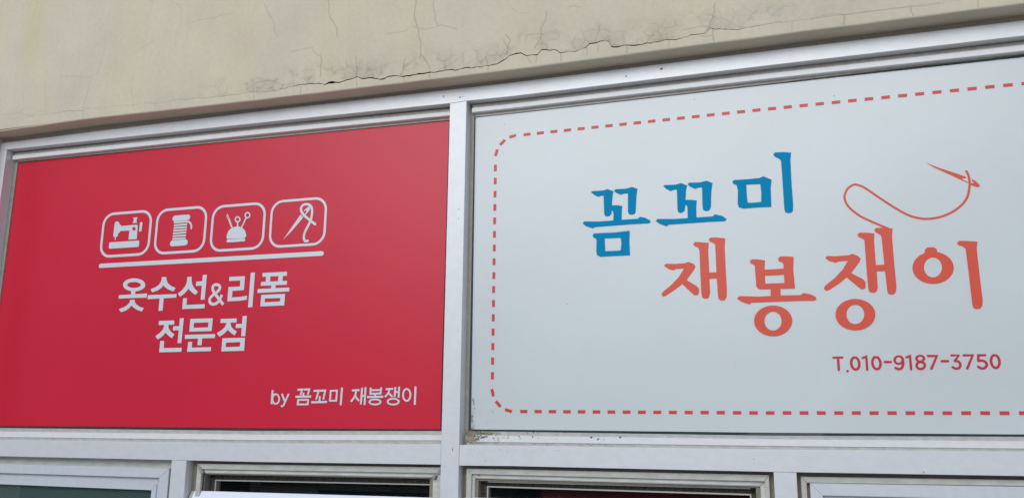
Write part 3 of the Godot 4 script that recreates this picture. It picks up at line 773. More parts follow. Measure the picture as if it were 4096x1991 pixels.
func build_signs(red: Node3D, white: Node3D, m_red_film: Material, m_white_film: Material, m_print_white: Material, m_print_blue: Material, m_print_orange: Material, m_print_red: Material, m_stitch: Material) -> void:
	slab(red, "film_sheet", [-2885.8, 2690.3, -1803.6, 2685.2, -1063.2, 2678.3, -1066.1, 1674.7, -1722.1, 1674.1, -2808.5, 1676.3, -2885.3, 1676.4], -2.4, 0, m_red_film, 0)
	slab(white, "film_sheet", [-969.7, 2679.9, -843.7, 2679.8, -43.6, 2686, 633.8, 2687.1, 2418, 2689.4, 2418, 1671.6, 534.8, 1672.6, -92.3, 1672.2, -833.2, 1675.3, -964.6, 1675.3], -2.4, 0, m_white_film, 0)
	print_on(red, "letter", m_print_white, 0, [["r", [-2273.1, 2178.3, 49.1, -2.1, -2.9, 24], [-2273.4, 2178, 30.1, -1.3, -1.3, 10.9]], ["p", [-2283.5, 2156.5, -2264.2, 2156.3, -2263.8, 2141.9, -2282.4, 2141.8]], ["p", [-2335.3, 2143, -2212.1, 2144.3, -2211.7, 2129.4, -2335.4, 2130.5]], ["p", [-2283.6, 2123.9, -2264, 2123.7, -2261.5, 2114.2, -2253.3, 2105.7, -2237.4, 2096.9, -2220.1, 2091.9, -2227.9, 2079.9, -2245.9, 2085.2, -2261.6, 2092.8, -2274.4, 2102.9, -2283.3, 2094.4, -2297.2, 2085.8, -2317.8, 2080.2, -2328.9, 2091.8, -2311.8, 2096.8, -2296.1, 2103.9, -2286.1, 2112.4, -2283.5, 2117.8]]])
	print_on(red, "letter", m_print_white, 0, [["p", [-2155.1, 2201.3, -2135.9, 2200.7, -2134.1, 2190.2, -2127.7, 2178.9, -2113.6, 2168.2, -2092.1, 2159.6, -2100.4, 2147.2, -2121.9, 2154.9, -2136.7, 2163.4, -2145.7, 2171.5, -2152.7, 2162.2, -2167.1, 2154, -2189.8, 2147.2, -2199.6, 2158.9, -2179.7, 2164.9, -2164.5, 2174.2, -2156.6, 2185.7, -2154.8, 2195.2]], ["p", [-2207.7, 2138, -2085.3, 2137.3, -2085.2, 2124.6, -2207.7, 2123.5]], ["p", [-2155.8, 2125.1, -2138.6, 2125, -2138.5, 2079.9, -2156, 2079.9]]])
	print_on(red, "letter", m_print_white, 0, [["p", [-2046.5, 2196.9, -2028.3, 2196.9, -2027.7, 2184.1, -2022.7, 2168.9, -2011.6, 2153.6, -1996.6, 2141.9, -2006.2, 2131, -2021.4, 2140.5, -2031.7, 2149, -2037.7, 2154.9, -2044.1, 2145.4, -2054.3, 2136.4, -2069.8, 2127, -2080.3, 2138.5, -2063.7, 2150.3, -2052.3, 2163.4, -2046.4, 2178.1, -2045.6, 2189]], ["p", [-2007.1, 2178.3, -1977.9, 2178.6, -1977.3, 2163.2, -2007.2, 2162.9]], ["p", [-1981.9, 2200.7, -1964.9, 2200.8, -1965.9, 2112.8, -1982.5, 2112.9]], ["p", [-2056.2, 2121, -2039.6, 2120.7, -2039.7, 2096.7, -1963.7, 2096.7, -1963.2, 2082.2, -2056, 2082.8]]])
	print_on(red, "letter", m_print_white, 0, [["s", 10.5, 0, 1, [-1888.1, 2092.6, -1911.3, 2116.9, -1931.4, 2139.5, -1936.8, 2151, -1934.6, 2160.6, -1923.1, 2164.1, -1910.3, 2159.6, -1907.3, 2150.6, -1913.5, 2141, -1933.9, 2126.8, -1944.4, 2116, -1943.5, 2103.1, -1931.6, 2095.5, -1915.7, 2098.4, -1903.9, 2110.5, -1896.8, 2126.9]]])
	print_on(red, "letter", m_print_white, 0, [["p", [-1871.9, 2189.2, -1809.1, 2188.8, -1808.9, 2140.2, -1854.8, 2139.1, -1855, 2116.6, -1825.5, 2116.7, -1795.1, 2120.1, -1795.2, 2106.4, -1824.3, 2103.5, -1872.8, 2103.2, -1872.4, 2153.4, -1826.2, 2153.3, -1826.1, 2174.3, -1871.8, 2174.8]], ["p", [-1786.3, 2199.7, -1769.6, 2199.7, -1770.4, 2079.5, -1787.5, 2079.6]]])
	print_on(red, "letter", m_print_white, 0, [["p", [-1739, 2196.9, -1643.2, 2196.4, -1643.1, 2182.7, -1739.1, 2183.4]], ["p", [-1724.5, 2184.4, -1707.5, 2184.1, -1707.2, 2164.1, -1724.2, 2164.3]], ["p", [-1675.1, 2183.9, -1658.2, 2183.7, -1659.1, 2163.8, -1676.3, 2163.8]], ["p", [-1742.5, 2165.6, -1640.7, 2164.8, -1640.6, 2151.8, -1742.7, 2151.9]], ["p", [-1701, 2153.3, -1684.3, 2153.1, -1683.4, 2140, -1700.9, 2140.2]], ["p", [-1753.5, 2141.3, -1629.6, 2141.7, -1629.8, 2128.2, -1753.9, 2127.6]], ["q", [-1737.7, 2120.2, -1644.8, 2120.4, -1645.2, 2080.8, -1738.8, 2080.7], [-1722.1, 2107.3, -1662.3, 2106.8, -1663.5, 2094.9, -1722.3, 2094.2]]])
	print_on(red, "letter", m_print_white, 0, [["p", [-2150, 2043.8, -2085.3, 2043.4, -2084.3, 2028.7, -2149.6, 2028.9]], ["p", [-2126.7, 2031, -2109.4, 2031, -2106, 2017, -2097.8, 2006, -2079.8, 1994.6, -2088.8, 1981, -2105.8, 1991.6, -2118, 2001.2, -2125, 1992.1, -2133.9, 1985.6, -2147.5, 1977.9, -2159.4, 1990, -2142, 2000.5, -2130.4, 2012.3, -2126.5, 2022.9]], ["p", [-2087.2, 2022.6, -2057.7, 2022.8, -2057.5, 2008.4, -2086.9, 2008.2]], ["p", [-2062.2, 2050.2, -2045.7, 2050.5, -2047.1, 1963.3, -2062.9, 1963.4]], ["p", [-2136, 1972.3, -2119.7, 1972.2, -2118.8, 1946.9, -2043.8, 1946.9, -2043.6, 1932.7, -2136.7, 1932.6]]])
	print_on(red, "letter", m_print_white, 0, [["q", [-2018.6, 2046.7, -1926.3, 2046.3, -1926.8, 2002, -2018.4, 2002.1], [-2002.1, 2032.4, -1942.3, 2032.5, -1942.8, 2015.1, -2002.2, 2014.9]], ["p", [-2034.6, 1991.4, -1911.3, 1990.9, -1911.3, 1977.5, -2034.7, 1977.3]], ["p", [-1979.7, 1979.7, -1963.2, 1979.6, -1962.9, 1954.1, -1980, 1954.2]], ["p", [-2019.2, 1966.4, -2002.6, 1966.3, -2002.2, 1946.3, -1923.7, 1946.2, -1923.3, 1932.7, -2020.1, 1932.2]]])
	print_on(red, "letter", m_print_white, 0, [["p", [-1893.7, 2042.9, -1829.4, 2042.7, -1829.1, 2028.6, -1894, 2028.9]], ["p", [-1869.9, 2030.3, -1853.2, 2030.1, -1850.3, 2017.7, -1841.7, 2007, -1824.9, 1997.2, -1833.1, 1984.7, -1848.1, 1993.4, -1861.8, 2004.5, -1868.2, 1997.3, -1878.2, 1989.8, -1893.6, 1981.3, -1905.4, 1993.9, -1885.6, 2004.3, -1874.3, 2014.5, -1870.2, 2023.5]], ["p", [-1830.4, 2023.4, -1803.6, 2023.4, -1803.6, 2009.6, -1830.8, 2009.6]], ["p", [-1806.1, 2049.8, -1789.3, 2050.1, -1789.8, 1980.8, -1806.6, 1980.9]], ["q", [-1880.6, 1975.7, -1790.5, 1975.4, -1790.4, 1931.1, -1880.7, 1930.8], [-1864.3, 1960.5, -1808.2, 1961.1, -1808.1, 1945.8, -1864.4, 1944.7]]])
	print_on(red, "letter", m_print_white, 0, [["p", [-1673.4, 1798.1, -1666.2, 1798.7, -1665.6, 1753.1, -1673.3, 1752.7]], ["r", [-1655.6, 1769.5, 16.5, -0.1, -1.4, 18.3], [-1654.9, 1769.5, 9.8, 0, -1, 12.8]]])
	print_on(red, "letter", m_print_white, 0, [["s", 6.4, 0, 0, [-1607.8, 1786.6, -1620.3, 1758.3, -1624.4, 1749.3, -1629.4, 1746.1, -1634.1, 1746.5]], ["s", 6.7, 0, 0, [-1633.5, 1786.5, -1620.5, 1761.6]]])
	print_on(red, "letter", m_print_white, 0, [["s", 6.4, 0, 0, [-1575.9, 1799.1, -1558, 1799.6, -1563.4, 1781.9]], ["s", 6.4, 0, 0, [-1552.8, 1799.6, -1531.8, 1800.1, -1535.8, 1782.3]], ["s", 6.8, 0, 0, [-1552.6, 1789.6, -1552.5, 1777.3]], ["s", 7, 0, 0, [-1581.4, 1776.2, -1523.1, 1777]], ["q", [-1573.8, 1768.8, -1530.5, 1769.3, -1531.1, 1749, -1574.8, 1748.7], [-1566.8, 1763.3, -1536.9, 1763.6, -1537.7, 1754.5, -1567.4, 1754.3]]])
	print_on(red, "letter", m_print_white, 0, [["s", 6.5, 0, 0, [-1515.6, 1795.1, -1496.6, 1795.5, -1504.6, 1767.4]], ["s", 6.5, 0, 0, [-1492.4, 1795.3, -1472.6, 1796, -1478.2, 1767.3]], ["s", 6.5, 0, 0, [-1491.6, 1778.1, -1491.1, 1759.2]], ["s", 6.9, 0, 0, [-1521.7, 1758.5, -1464, 1759.4]]])
	print_on(red, "letter", m_print_white, 0, [["q", [-1455.9, 1797.7, -1426.8, 1798.5, -1427.9, 1760.7, -1456.9, 1760.4], [-1449.6, 1792.2, -1433.2, 1792.9, -1434.1, 1766.1, -1450.4, 1765.8]], ["s", 6.9, 0, 0, [-1412.2, 1805.1, -1413.8, 1748.8]]])
	print_on(red, "letter", m_print_white, 0, [["s", 6.1, 0, 0, [-1376, 1795.6, -1349, 1796.4]], ["s", 6.4, 0, 1, [-1360.9, 1795.1, -1362.9, 1782.1, -1369, 1770.1, -1378, 1760.1]], ["s", 6.1, 0, 1, [-1362.7, 1778.1, -1356.7, 1770.1, -1348.6, 1762.7]], ["s", 6.8, 0, 0, [-1339.7, 1804, -1341.8, 1751.5]], ["s", 6.7, 0, 0, [-1327.7, 1805.5, -1328.3, 1749.5]], ["s", 5.7, 0, 0, [-1339.8, 1778, -1327.9, 1778.3]]])
	print_on(red, "letter", m_print_white, 0, [["s", 6.5, 0, 0, [-1309.5, 1804.1, -1309.7, 1783.4]], ["s", 6.5, 0, 0, [-1272.4, 1804.5, -1273.7, 1783.6]], ["s", 5.6, 0, 0, [-1309.8, 1795.8, -1273.2, 1796.3]], ["s", 6, 0, 0, [-1312.2, 1784.6, -1271.2, 1785.4]], ["s", 6.3, 0, 0, [-1292.2, 1784.7, -1292.1, 1774.2]], ["s", 6.5, 0, 0, [-1320.4, 1774.3, -1263.4, 1775.2]], ["r", [-1291.9, 1758.9, 22.8, -0.1, -0.5, 10.7], [-1291.9, 1758.9, 16.4, 0, -0.2, 5.3]]])
	print_on(red, "letter", m_print_white, 0, [["s", 6, 0, 0, [-1256.3, 1798.8, -1230.4, 1799.8]], ["s", 6, 0, 1, [-1243.1, 1798.9, -1245.8, 1789.4, -1251.5, 1780.5, -1258.8, 1774.8]], ["s", 6, 0, 1, [-1245.7, 1787.4, -1238.4, 1780.5, -1231.6, 1774.7]], ["s", 6.4, 0, 0, [-1222.9, 1805.1, -1224.5, 1773.9]], ["s", 6.4, 0, 0, [-1209.4, 1806.4, -1210.3, 1771.9]], ["s", 5.3, 0, 0, [-1223.4, 1789.3, -1210.3, 1789.8]], ["r", [-1228.3, 1759.7, 22.5, -0.1, -0.5, 11.8], [-1228.3, 1759.7, 16.2, 0, -0.3, 6.5]]])
	print_on(red, "letter", m_print_white, 0, [["r", [-1182.8, 1780.6, 15.8, -0.1, -0.8, 21.2], [-1182.8, 1780.6, 9.5, 0, -0.6, 15.7]], ["s", 6.9, 0, 0, [-1153.4, 1806.5, -1154, 1749.8]]])
	var icon_a := print_on(red, "icon_frame", m_print_white, 0, [["f", 9.8, 42.6, [-2439.3, 2289.9, -2226.5, 2451.2]]])
	var icon_b := print_on(red, "icon_frame", m_print_white, 0, [["f", 9.4, 41.9, [-2198.4, 2288.9, -1988.7, 2449.8]]])
	var icon_c := print_on(red, "icon_frame", m_print_white, 0, [["f", 9, 42.6, [-1960.2, 2285.4, -1747.4, 2446.1]]])
	var icon_d := print_on(red, "icon_frame", m_print_white, 0, [["f", 8.6, 42.5, [-1719.7, 2286.4, -1507.2, 2447.3]]])
	print_on(icon_a, "sewing_machine_symbol", m_print_white, 0, [["p", [-2388.5, 2410.6, -2386.9, 2418.7, -2377.8, 2420.8, -2368.7, 2416.1, -2366.3, 2409.1, -2360.4, 2406, -2356.6, 2401.7, -2289.2, 2402.8, -2284.1, 2399.8, -2282.9, 2395.6, -2281.7, 2347.8, -2318.5, 2348.3, -2317.8, 2382.4, -2354.3, 2383, -2359.9, 2381.5, -2361.7, 2377.5, -2368.4, 2374.6, -2368.3, 2365.7, -2377.1, 2358.6, -2387.5, 2364.1, -2389.1, 2371]], ["p", [-2381.2, 2360.2, -2376.3, 2359.9, -2376.2, 2349, -2379.2, 2349.2]], ["p", [-2307.8, 2429.9, -2287.7, 2430.4, -2287.2, 2426.6, -2290.3, 2425.7, -2290.5, 2413.2, -2287, 2411.4, -2287.4, 2409.2, -2307.3, 2409.4, -2307.6, 2412.2, -2303.9, 2413.3, -2303.2, 2426.3, -2307.5, 2427.4]], ["s", 11.6, 1, 0, [-2268.1, 2405.3, -2269.1, 2380.4]], ["p", [-2403.4, 2340.3, -2399.4, 2342.5, -2273.1, 2341.9, -2268.4, 2339.5, -2268.4, 2320.7, -2272.2, 2318.2, -2398, 2318.3, -2402.9, 2321.5]]])
	print_on(icon_a, "wheel_hole", m_red_film, 1, [["e", [-2298.3, 2387.7, 7.1, -0.4, -0.8, 6.8]]])
	print_on(icon_b, "thread_spool_symbol", m_print_white, 0, [["s", 21.4, 1, 0, [-2121.6, 2415, -2067.4, 2415.1]], ["s", 22.3, 1, 0, [-2122.3, 2322.8, -2068.7, 2323.4]], ["s", 6.6, 1, 1, [-2121.6, 2400.1, -2069.7, 2399.3, -2057.1, 2395.9, -2048.4, 2384.7, -2047.2, 2373.2]], ["s", 6.6, 1, 0, [-2120.4, 2389.3, -2068.7, 2389.4]], ["s", 6.6, 1, 0, [-2120.6, 2379.2, -2069.2, 2379.1]], ["s", 6.6, 1, 0, [-2120.8, 2369.1, -2068.8, 2369.3]], ["s", 6.6, 1, 0, [-2120.9, 2359, -2069.3, 2359.3]], ["s", 6.5, 1, 0, [-2121.1, 2348.9, -2069.2, 2349]], ["s", 6.5, 1, 0, [-2121.3, 2338.8, -2069.7, 2338.7]]])
	print_on(icon_c, "pin_cushion_symbol", m_print_white, 0, [["p", [-1895.7, 2333.3, -1895.5, 2341, -1890.8, 2353.7, -1879.8, 2363.4, -1865.4, 2367.7, -1850.8, 2368.6, -1835.7, 2363.3, -1823, 2352.1, -1817, 2338.8, -1815.9, 2329.8, -1822.2, 2324.2, -1891.2, 2325.2, -1895.9, 2328.6]], ["s", 10.7, 1, 0, [-1889.1, 2318.1, -1824, 2318.1]], ["r", [-1855.9, 2393.7, 12.1, -0.8, -1, 11.3], [-1855.9, 2393.7, 6.8, -0.5, -0.6, 6.6]], ["s", 5.4, 0, 0, [-1855.1, 2384, -1853.9, 2367]], ["r", [-1816.5, 2406.1, 12.1, -0.8, -1, 11.8], [-1816.5, 2406.1, 7.1, -0.5, -0.6, 7.1]], ["s", 5.4, 0, 0, [-1821, 2397.1, -1836.9, 2363.3]], ["s", 2.7, 1, 1, [-1899.5, 2414.9, -1901, 2409.2, -1897.3, 2401.1, -1891.3, 2392.9]], ["s", 2.7, 1, 1, [-1899.5, 2414.9, -1893.9, 2406.1, -1890.3, 2398, -1888.3, 2392.7]], ["p", [-1895.1, 2396.3, -1888.1, 2397.4, -1872.3, 2365.1, -1878.7, 2363.9]]])
	print_on(icon_d, "needle_and_thread_symbol", m_print_white, 0, [["p", [-1666.7, 2309.4, -1605.8, 2392.4, -1599.4, 2393.5, -1599.7, 2385.1, -1591.5, 2387.9, -1597.8, 2378.1, -1635.7, 2337.9]], ["p", [-1593.9, 2402.5, -1588.8, 2411.1, -1576.8, 2419.2, -1569, 2419.9, -1567.2, 2413.4, -1573, 2403.6, -1584.8, 2391.7, -1592.1, 2388.4, -1583.9, 2399.3, -1581.6, 2406.8, -1585.8, 2408.3]], ["s", 8.5, 1, 1, [-1544.9, 2356.2, -1563.8, 2370.1, -1587.3, 2388.1, -1601, 2404.3, -1603.3, 2418.5, -1594.2, 2428.1, -1577.4, 2428.6, -1564.2, 2419.6, -1559.7, 2401.4, -1562.7, 2373.8, -1572.4, 2351.7, -1583.4, 2329.7, -1585.7, 2309.7, -1578.7, 2299.2, -1569.6, 2299.9]]])
	print_on(red, "underline", m_print_white, 0, [["s", 16, 1, 0, [-2432.2, 2256, -1513.8, 2253]]])
	print_on(white, "letter", m_print_blue, 0, [["p", [-583.8, 2395.3, -580.6, 2399.5, -568.6, 2399.3, -546.7, 2398.9, -531.6, 2402.2, -513.1, 2393.7, -515.7, 2382.2, -518.7, 2349.5, -520.3, 2322.6, -525.9, 2316, -534.6, 2315, -541.4, 2318.3, -543.5, 2327.3, -544.4, 2381.8, -553.1, 2381.8, -561.6, 2379.3, -573.5, 2386.5]], ["p", [-511.8, 2394, -507.7, 2400, -475.3, 2399.1, -454.3, 2403.1, -438.6, 2395.3, -441.9, 2379.8, -446.1, 2323.7, -449.2, 2317.7, -458.4, 2315.5, -466.9, 2318.3, -469.8, 2325.4, -468.8, 2383.4, -480.2, 2383.6, -491, 2381, -503.3, 2387]], ["p", [-520.8, 2349.7, -503.8, 2348.8, -486.3, 2345.3, -488.1, 2332.9, -489.2, 2300.1, -515.4, 2297.8, -514.4, 2322.2, -516.4, 2331.7, -522, 2333.7]], ["p", [-611.3, 2298.7, -605.6, 2304.6, -557.1, 2301.4, -489.2, 2302.3, -440.4, 2302.2, -432.7, 2307.9, -416.2, 2303.1, -402.8, 2294.4, -401.5, 2288.2, -407.5, 2285.5, -452.8, 2286.2, -572.9, 2284.5, -579.1, 2280.5, -601, 2289.5]], ["p", [-580.3, 2259, -576.2, 2265, -548.2, 2264.8, -511.2, 2264.1, -465.4, 2266.9, -466, 2245.6, -542.2, 2247.3, -541.9, 2227.1, -540.6, 2207.5, -555.2, 2190.7, -566, 2195.9, -569, 2206.9, -567.7, 2241, -569.5, 2248.9, -576.3, 2250.9]], ["p", [-493.1, 2247.2, -466, 2246.8, -466.9, 2229, -465.5, 2190.5, -521.4, 2191.4, -556.5, 2190.7, -545.8, 2207.8, -515.1, 2207, -493.7, 2207.4, -491.3, 2227.3]]])
	print_on(white, "letter", m_print_blue, 0, [["p", [-361.3, 2398.7, -356.7, 2401.4, -323.9, 2400.1, -307.4, 2403.8, -289.4, 2394.6, -293.4, 2377.9, -296.2, 2334.9, -299.8, 2315.2, -311.7, 2310.5, -318.9, 2314.4, -320.7, 2324.3, -320.5, 2384, -330.3, 2383.8, -338.7, 2380.7, -352.6, 2388.6]], ["p", [-288.4, 2397.6, -283.8, 2402.8, -253, 2401.3, -232.4, 2404.9, -214.7, 2396.4, -219, 2372.2, -222.2, 2323.5, -226.9, 2313.2, -237.1, 2311.5, -245.7, 2316, -246.6, 2331.4, -246.2, 2385, -256.5, 2384.9, -266.2, 2382, -279.8, 2389.2]], ["p", [-297.2, 2350.4, -281.1, 2349.8, -262.4, 2346.3, -264.8, 2326.5, -265.3, 2293, -291.1, 2290.2, -291.1, 2328.4, -294.7, 2334.8, -298.6, 2335.1]], ["p", [-386.4, 2291.8, -380.3, 2297.6, -329.8, 2294.2, -265.3, 2294.5, -218.9, 2294.5, -211.5, 2300.3, -190.2, 2294, -179.2, 2284.3, -180.8, 2278.9, -190.9, 2277.5, -228.2, 2278.4, -348, 2277.7, -353.5, 2272.8, -374.7, 2281.8]]])
	print_on(white, "letter", m_print_blue, 0, [["p", [-158.2, 2395, -153.1, 2400.7, -114.6, 2400, -80.6, 2400.9, -69.2, 2405.4, -46, 2393, -47.9, 2380.7, -118.2, 2383.3, -118.1, 2352.3, -116.3, 2328.7, -129.8, 2311.9, -142.3, 2316.4, -145.5, 2327.2, -142.9, 2369.4, -146.6, 2384.9, -155, 2388.6]], ["p", [-79.1, 2384.4, -47.5, 2383.1, -49.8, 2371.3, -50.8, 2311.4, -84.7, 2312.3, -130.3, 2311.9, -122, 2328.5, -98, 2328, -79, 2328.4, -77.1, 2355.3]], ["p", [-38, 2468.8, -33.5, 2474.5, -12.6, 2474.1, 12.2, 2470, 8.9, 2447.9, 8.5, 2372.7, 9.4, 2313.1, 7.9, 2295.4, 2.7, 2289.9, -6.9, 2289.7, -13.6, 2293.4, -15.8, 2303, -16.3, 2374.6, -17.3, 2447.2, -22, 2454.3, -34.2, 2461.4]]])
	print_on(white, "letter", m_print_orange, 0, [["p", [-365.3, 2153.9, -360.3, 2159.9, -332.9, 2157.9, -304, 2158.7, -292.8, 2162.1, -278.5, 2155.8, -272.8, 2147.8, -276.1, 2138.7, -299.6, 2108.3, -286.3, 2099.1, -271.7, 2089.2, -264.8, 2081.3, -265.6, 2067.6, -269.6, 2062.2, -278.6, 2062, -285.8, 2068.4, -312.8, 2096.5, -331.9, 2082.5, -362.8, 2063.1, -370.4, 2061.5, -374.8, 2068.8, -370, 2076.3, -343.7, 2096.9, -321.8, 2119.2, -306.6, 2142.6, -321.2, 2142.4, -330.3, 2142.2, -336.4, 2138.2, -350, 2142.2]], ["p", [-277.6, 2214.3, -271.9, 2220.9, -255.4, 2219.3, -232.2, 2215.8, -234.8, 2193.9, -234.1, 2129, -233.9, 2092.2, -233.9, 2067.8, -236.7, 2055.8, -241.9, 2050.8, -250.7, 2051.1, -257.1, 2055, -259, 2068.8, -259.9, 2130.2, -260.1, 2195.3, -263.5, 2203.2, -273.8, 2207.9]], ["p", [-237.1, 2127, -211.7, 2127.3, -211.5, 2108.9, -236.6, 2108.8]], ["p", [-232.8, 2224.9, -226.6, 2231.4, -207.2, 2230.2, -184.6, 2226.4, -187.3, 2200.5, -187, 2142, -186.2, 2072, -187.5, 2053.9, -193.7, 2044.1, -204, 2043.9, -210.5, 2048.7, -212.1, 2060.9, -213.8, 2134.1, -214, 2208.2, -218.2, 2214.1, -228.5, 2218.4]]])
	print_on(white, "letter", m_print_orange, 0, [["p", [-118.9, 2153.9, -113.4, 2160.6, -96.1, 2159.4, -75.9, 2155.3, -78.9, 2127.7, -78.4, 2109.6, -78.4, 2073.6, -98.7, 2072.9, -104, 2080.6, -104.4, 2104.7, -105.6, 2141.1, -109.7, 2144.9, -116.3, 2147.7]], ["p", [-40.4, 2158.3, -34.4, 2164.7, -16, 2164, 2.7, 2161.5, -0.4, 2123.9, 1.5, 2070.2, -26.5, 2070.8, -26.6, 2113.2, -26.5, 2141.7, -29.6, 2146.9, -38, 2149.8]], ["p", [-81.8, 2128.4, -23.5, 2128.9, -23.9, 2110.9, -81.2, 2110.6]], ["p", [-93.7, 2088.3, -0.4, 2087.2, 0.9, 2070.3, -94.4, 2071.8]], ["p", [-65.2, 2076, -38.1, 2075.5, -38.7, 2051.1, -65.3, 2049.8]], ["p", [-158.7, 2048.3, -152.1, 2054.9, -98.2, 2051.6, -38.7, 2052.6, 14.4, 2051.4, 23.6, 2056.9, 42.1, 2052.4, 55.4, 2044.5, 56.9, 2037.1, 49.3, 2033.9, 13.5, 2035, -119, 2034.8, -124.9, 2029.9, -147.5, 2038.8]], ["r", [-62.8, 1981.1, 51.9, -1.6, 2.1, 43.5], [-62.8, 1980.5, 23.3, -0.7, 1.3, 26.7]]])
	print_on(white, "letter", m_print_orange, 0, [["p", [86.7, 2153.2, 91, 2159.5, 116.9, 2157.6, 149.7, 2158.5, 158.9, 2162.4, 172.5, 2155.2, 179.5, 2147.5, 176.8, 2138.8, 152.6, 2107.7, 167.4, 2098.3, 181.5, 2089.5, 187.7, 2081.4, 187.1, 2065.4, 183.6, 2061.2, 175.6, 2061, 168, 2067.7, 139.7, 2095.7, 120.3, 2079.9, 91.9, 2062.1, 83.6, 2060.4, 77.7, 2066.5, 81.8, 2075.7, 107.6, 2095.1, 130.9, 2119, 145.4, 2142.2, 129.6, 2142.1, 120, 2141.1, 114.4, 2138.4, 96.9, 2144.4]], ["p", [175.1, 2215.1, 181, 2221.3, 197.1, 2220, 219.7, 2216.6, 217.5, 2195.4, 217.6, 2128, 218.4, 2101.7, 217.8, 2064.1, 215, 2054.2, 209.4, 2050.1, 201.5, 2050.4, 195.1, 2053.5, 193.2, 2065.2, 192.6, 2114.6, 192.8, 2196.9, 189.9, 2202.1, 178.7, 2208.1]], ["p", [215.3, 2126.9, 240.1, 2127.4, 239.8, 2108.9, 216.2, 2108.8]], ["p", [219.6, 2225.5, 224.8, 2231.7, 240.9, 2231.6, 267.3, 2227.8, 264.4, 2207.4, 264.4, 2134.3, 265.3, 2065, 262.7, 2050.8, 257.7, 2043.9, 248.5, 2043.4, 242.2, 2047.3, 241.1, 2057.4, 238.9, 2129.8, 237.5, 2203.1, 235.4, 2210.6, 223.9, 2219.3]], ["r", [155.2, 1991.6, 51.4, -1.7, 2.9, 43.5], [155.3, 1992.2, 22.9, -0.7, 1.8, 26.6]]])
	print_on(white, "letter", m_print_orange, 0, [["r", [360.2, 2112.3, 51.1, -2.5, 3.6, 44.4], [360.3, 2113.4, 22, -1.1, 2.2, 27.1]], ["p", [343.2, 2157.7, 345, 2164.8, 351.9, 2169.6, 367.3, 2168.8, 373.3, 2163.8, 374.5, 2156, 376, 2148.7, 341.3, 2150.6]], ["p", [424.2, 2176.2, 429.9, 2183, 450, 2181.6, 474.9, 2178.1, 471.3, 2160.7, 471.8, 2087.1, 473.2, 2020.1, 470.5, 2003.5, 464.9, 1996.8, 455, 1996.6, 449.1, 2000.1, 447.2, 2012.7, 446.2, 2079.9, 444.4, 2160.7, 439.8, 2165.9, 427.7, 2171.7]]])
	print_on(white, "letter", m_print_red, 0, [["s", 6.2, 1, 0, [91.5, 1874.9, 114.2, 1875]], ["s", 6.6, 1, 0, [103.2, 1874.1, 103.2, 1841.5]]])
	print_on(white, "full_stop", m_print_red, 0, [["e", [125.3, 1837.9, 3.4, 0, 0.2, 3.5]]])
	print_on(white, "digit", m_print_red, 0, [["s", 6.9, 0, 1, [146.6, 1874.8, 150.7, 1872.9, 154.1, 1868.6, 156.1, 1862.4, 156.5, 1855.6, 155, 1849.2, 152.1, 1844.4, 148.2, 1842, 144, 1842.4, 140.1, 1845.5, 137.4, 1850.9, 136.1, 1857.5, 136.7, 1864.3, 138.9, 1870.1, 142.4, 1873.8, 146.6, 1874.8]]])
	print_on(white, "digit", m_print_red, 0, [["s", 6.5, 1, 0, [166.7, 1872.6, 175.6, 1876.2, 175.5, 1841]]])
	print_on(white, "digit", m_print_red, 0, [["s", 6.8, 0, 1, [200.4, 1874.9, 204.4, 1873.1, 207.7, 1868.7, 209.7, 1862.6, 210, 1855.8, 208.6, 1849.5, 205.7, 1844.7, 201.9, 1842.3, 197.7, 1842.7, 193.9, 1845.8, 191.2, 1851.1, 190, 1857.7, 190.5, 1864.5, 192.8, 1870.2, 196.2, 1873.9, 200.4, 1874.9]]])
	print_on(white, "hyphen", m_print_red, 0, [["s", 6.6, 1, 0, [221.5, 1861, 235.8, 1860.8]]])
	print_on(white, "digit", m_print_red, 0, [["r", [256.3, 1865.8, 13.4, -0.2, 1, 13], [255.9, 1865.9, 6.7, -0.1, 0.5, 7.2]], ["s", 6.7, 1, 1, [266.4, 1865.1, 266.3, 1854.8, 262.6, 1845.1, 255, 1841.3, 247.1, 1845]]])
	print_on(white, "digit", m_print_red, 0, [["s", 6.3, 1, 0, [275.9, 1872.7, 284.7, 1876.1, 284.9, 1840.7]]])
	print_on(white, "digit", m_print_red, 0, [["r", [309.4, 1869.1, 12.5, -0.2, 0.8, 10], [309.4, 1868.9, 5.8, -0.1, 0.4, 4.9]], ["r", [309.1, 1850.6, 13.2, -0.2, 1, 12.9], [309.1, 1850.4, 6.8, -0.1, 0.5, 5.9]]])
	print_on(white, "digit", m_print_red, 0, [["s", 6.4, 1, 0, [329.1, 1875.3, 350.3, 1874.9, 334.5, 1841.5]]])
	print_on(white, "hyphen", m_print_red, 0, [["s", 6.6, 1, 0, [361.3, 1860.8, 376.1, 1860.8]]])
	print_on(white, "digit", m_print_red, 0, [["s", 6.4, 1, 0, [386.3, 1875.7, 403.3, 1875.4, 392.5, 1861.3]], ["s", 6.3, 1, 1, [392.5, 1861.3, 401.5, 1859, 405, 1850.6, 401.4, 1843, 393.3, 1840.9, 386.3, 1845]]])
	print_on(white, "digit", m_print_red, 0, [["s", 6.3, 1, 0, [415.3, 1875.3, 436.4, 1875.2, 420.5, 1840.9]]])
	print_on(white, "digit", m_print_red, 0, [["s", 6.3, 1, 0, [465.5, 1874.8, 449.7, 1874.7, 448.6, 1861]], ["s", 6.3, 1, 1, [448.5, 1860.2, 458.8, 1860.8, 466.6, 1854.7, 466.2, 1846.3, 459.2, 1840.8, 451.6, 1841.5, 446.9, 1845.4]]])
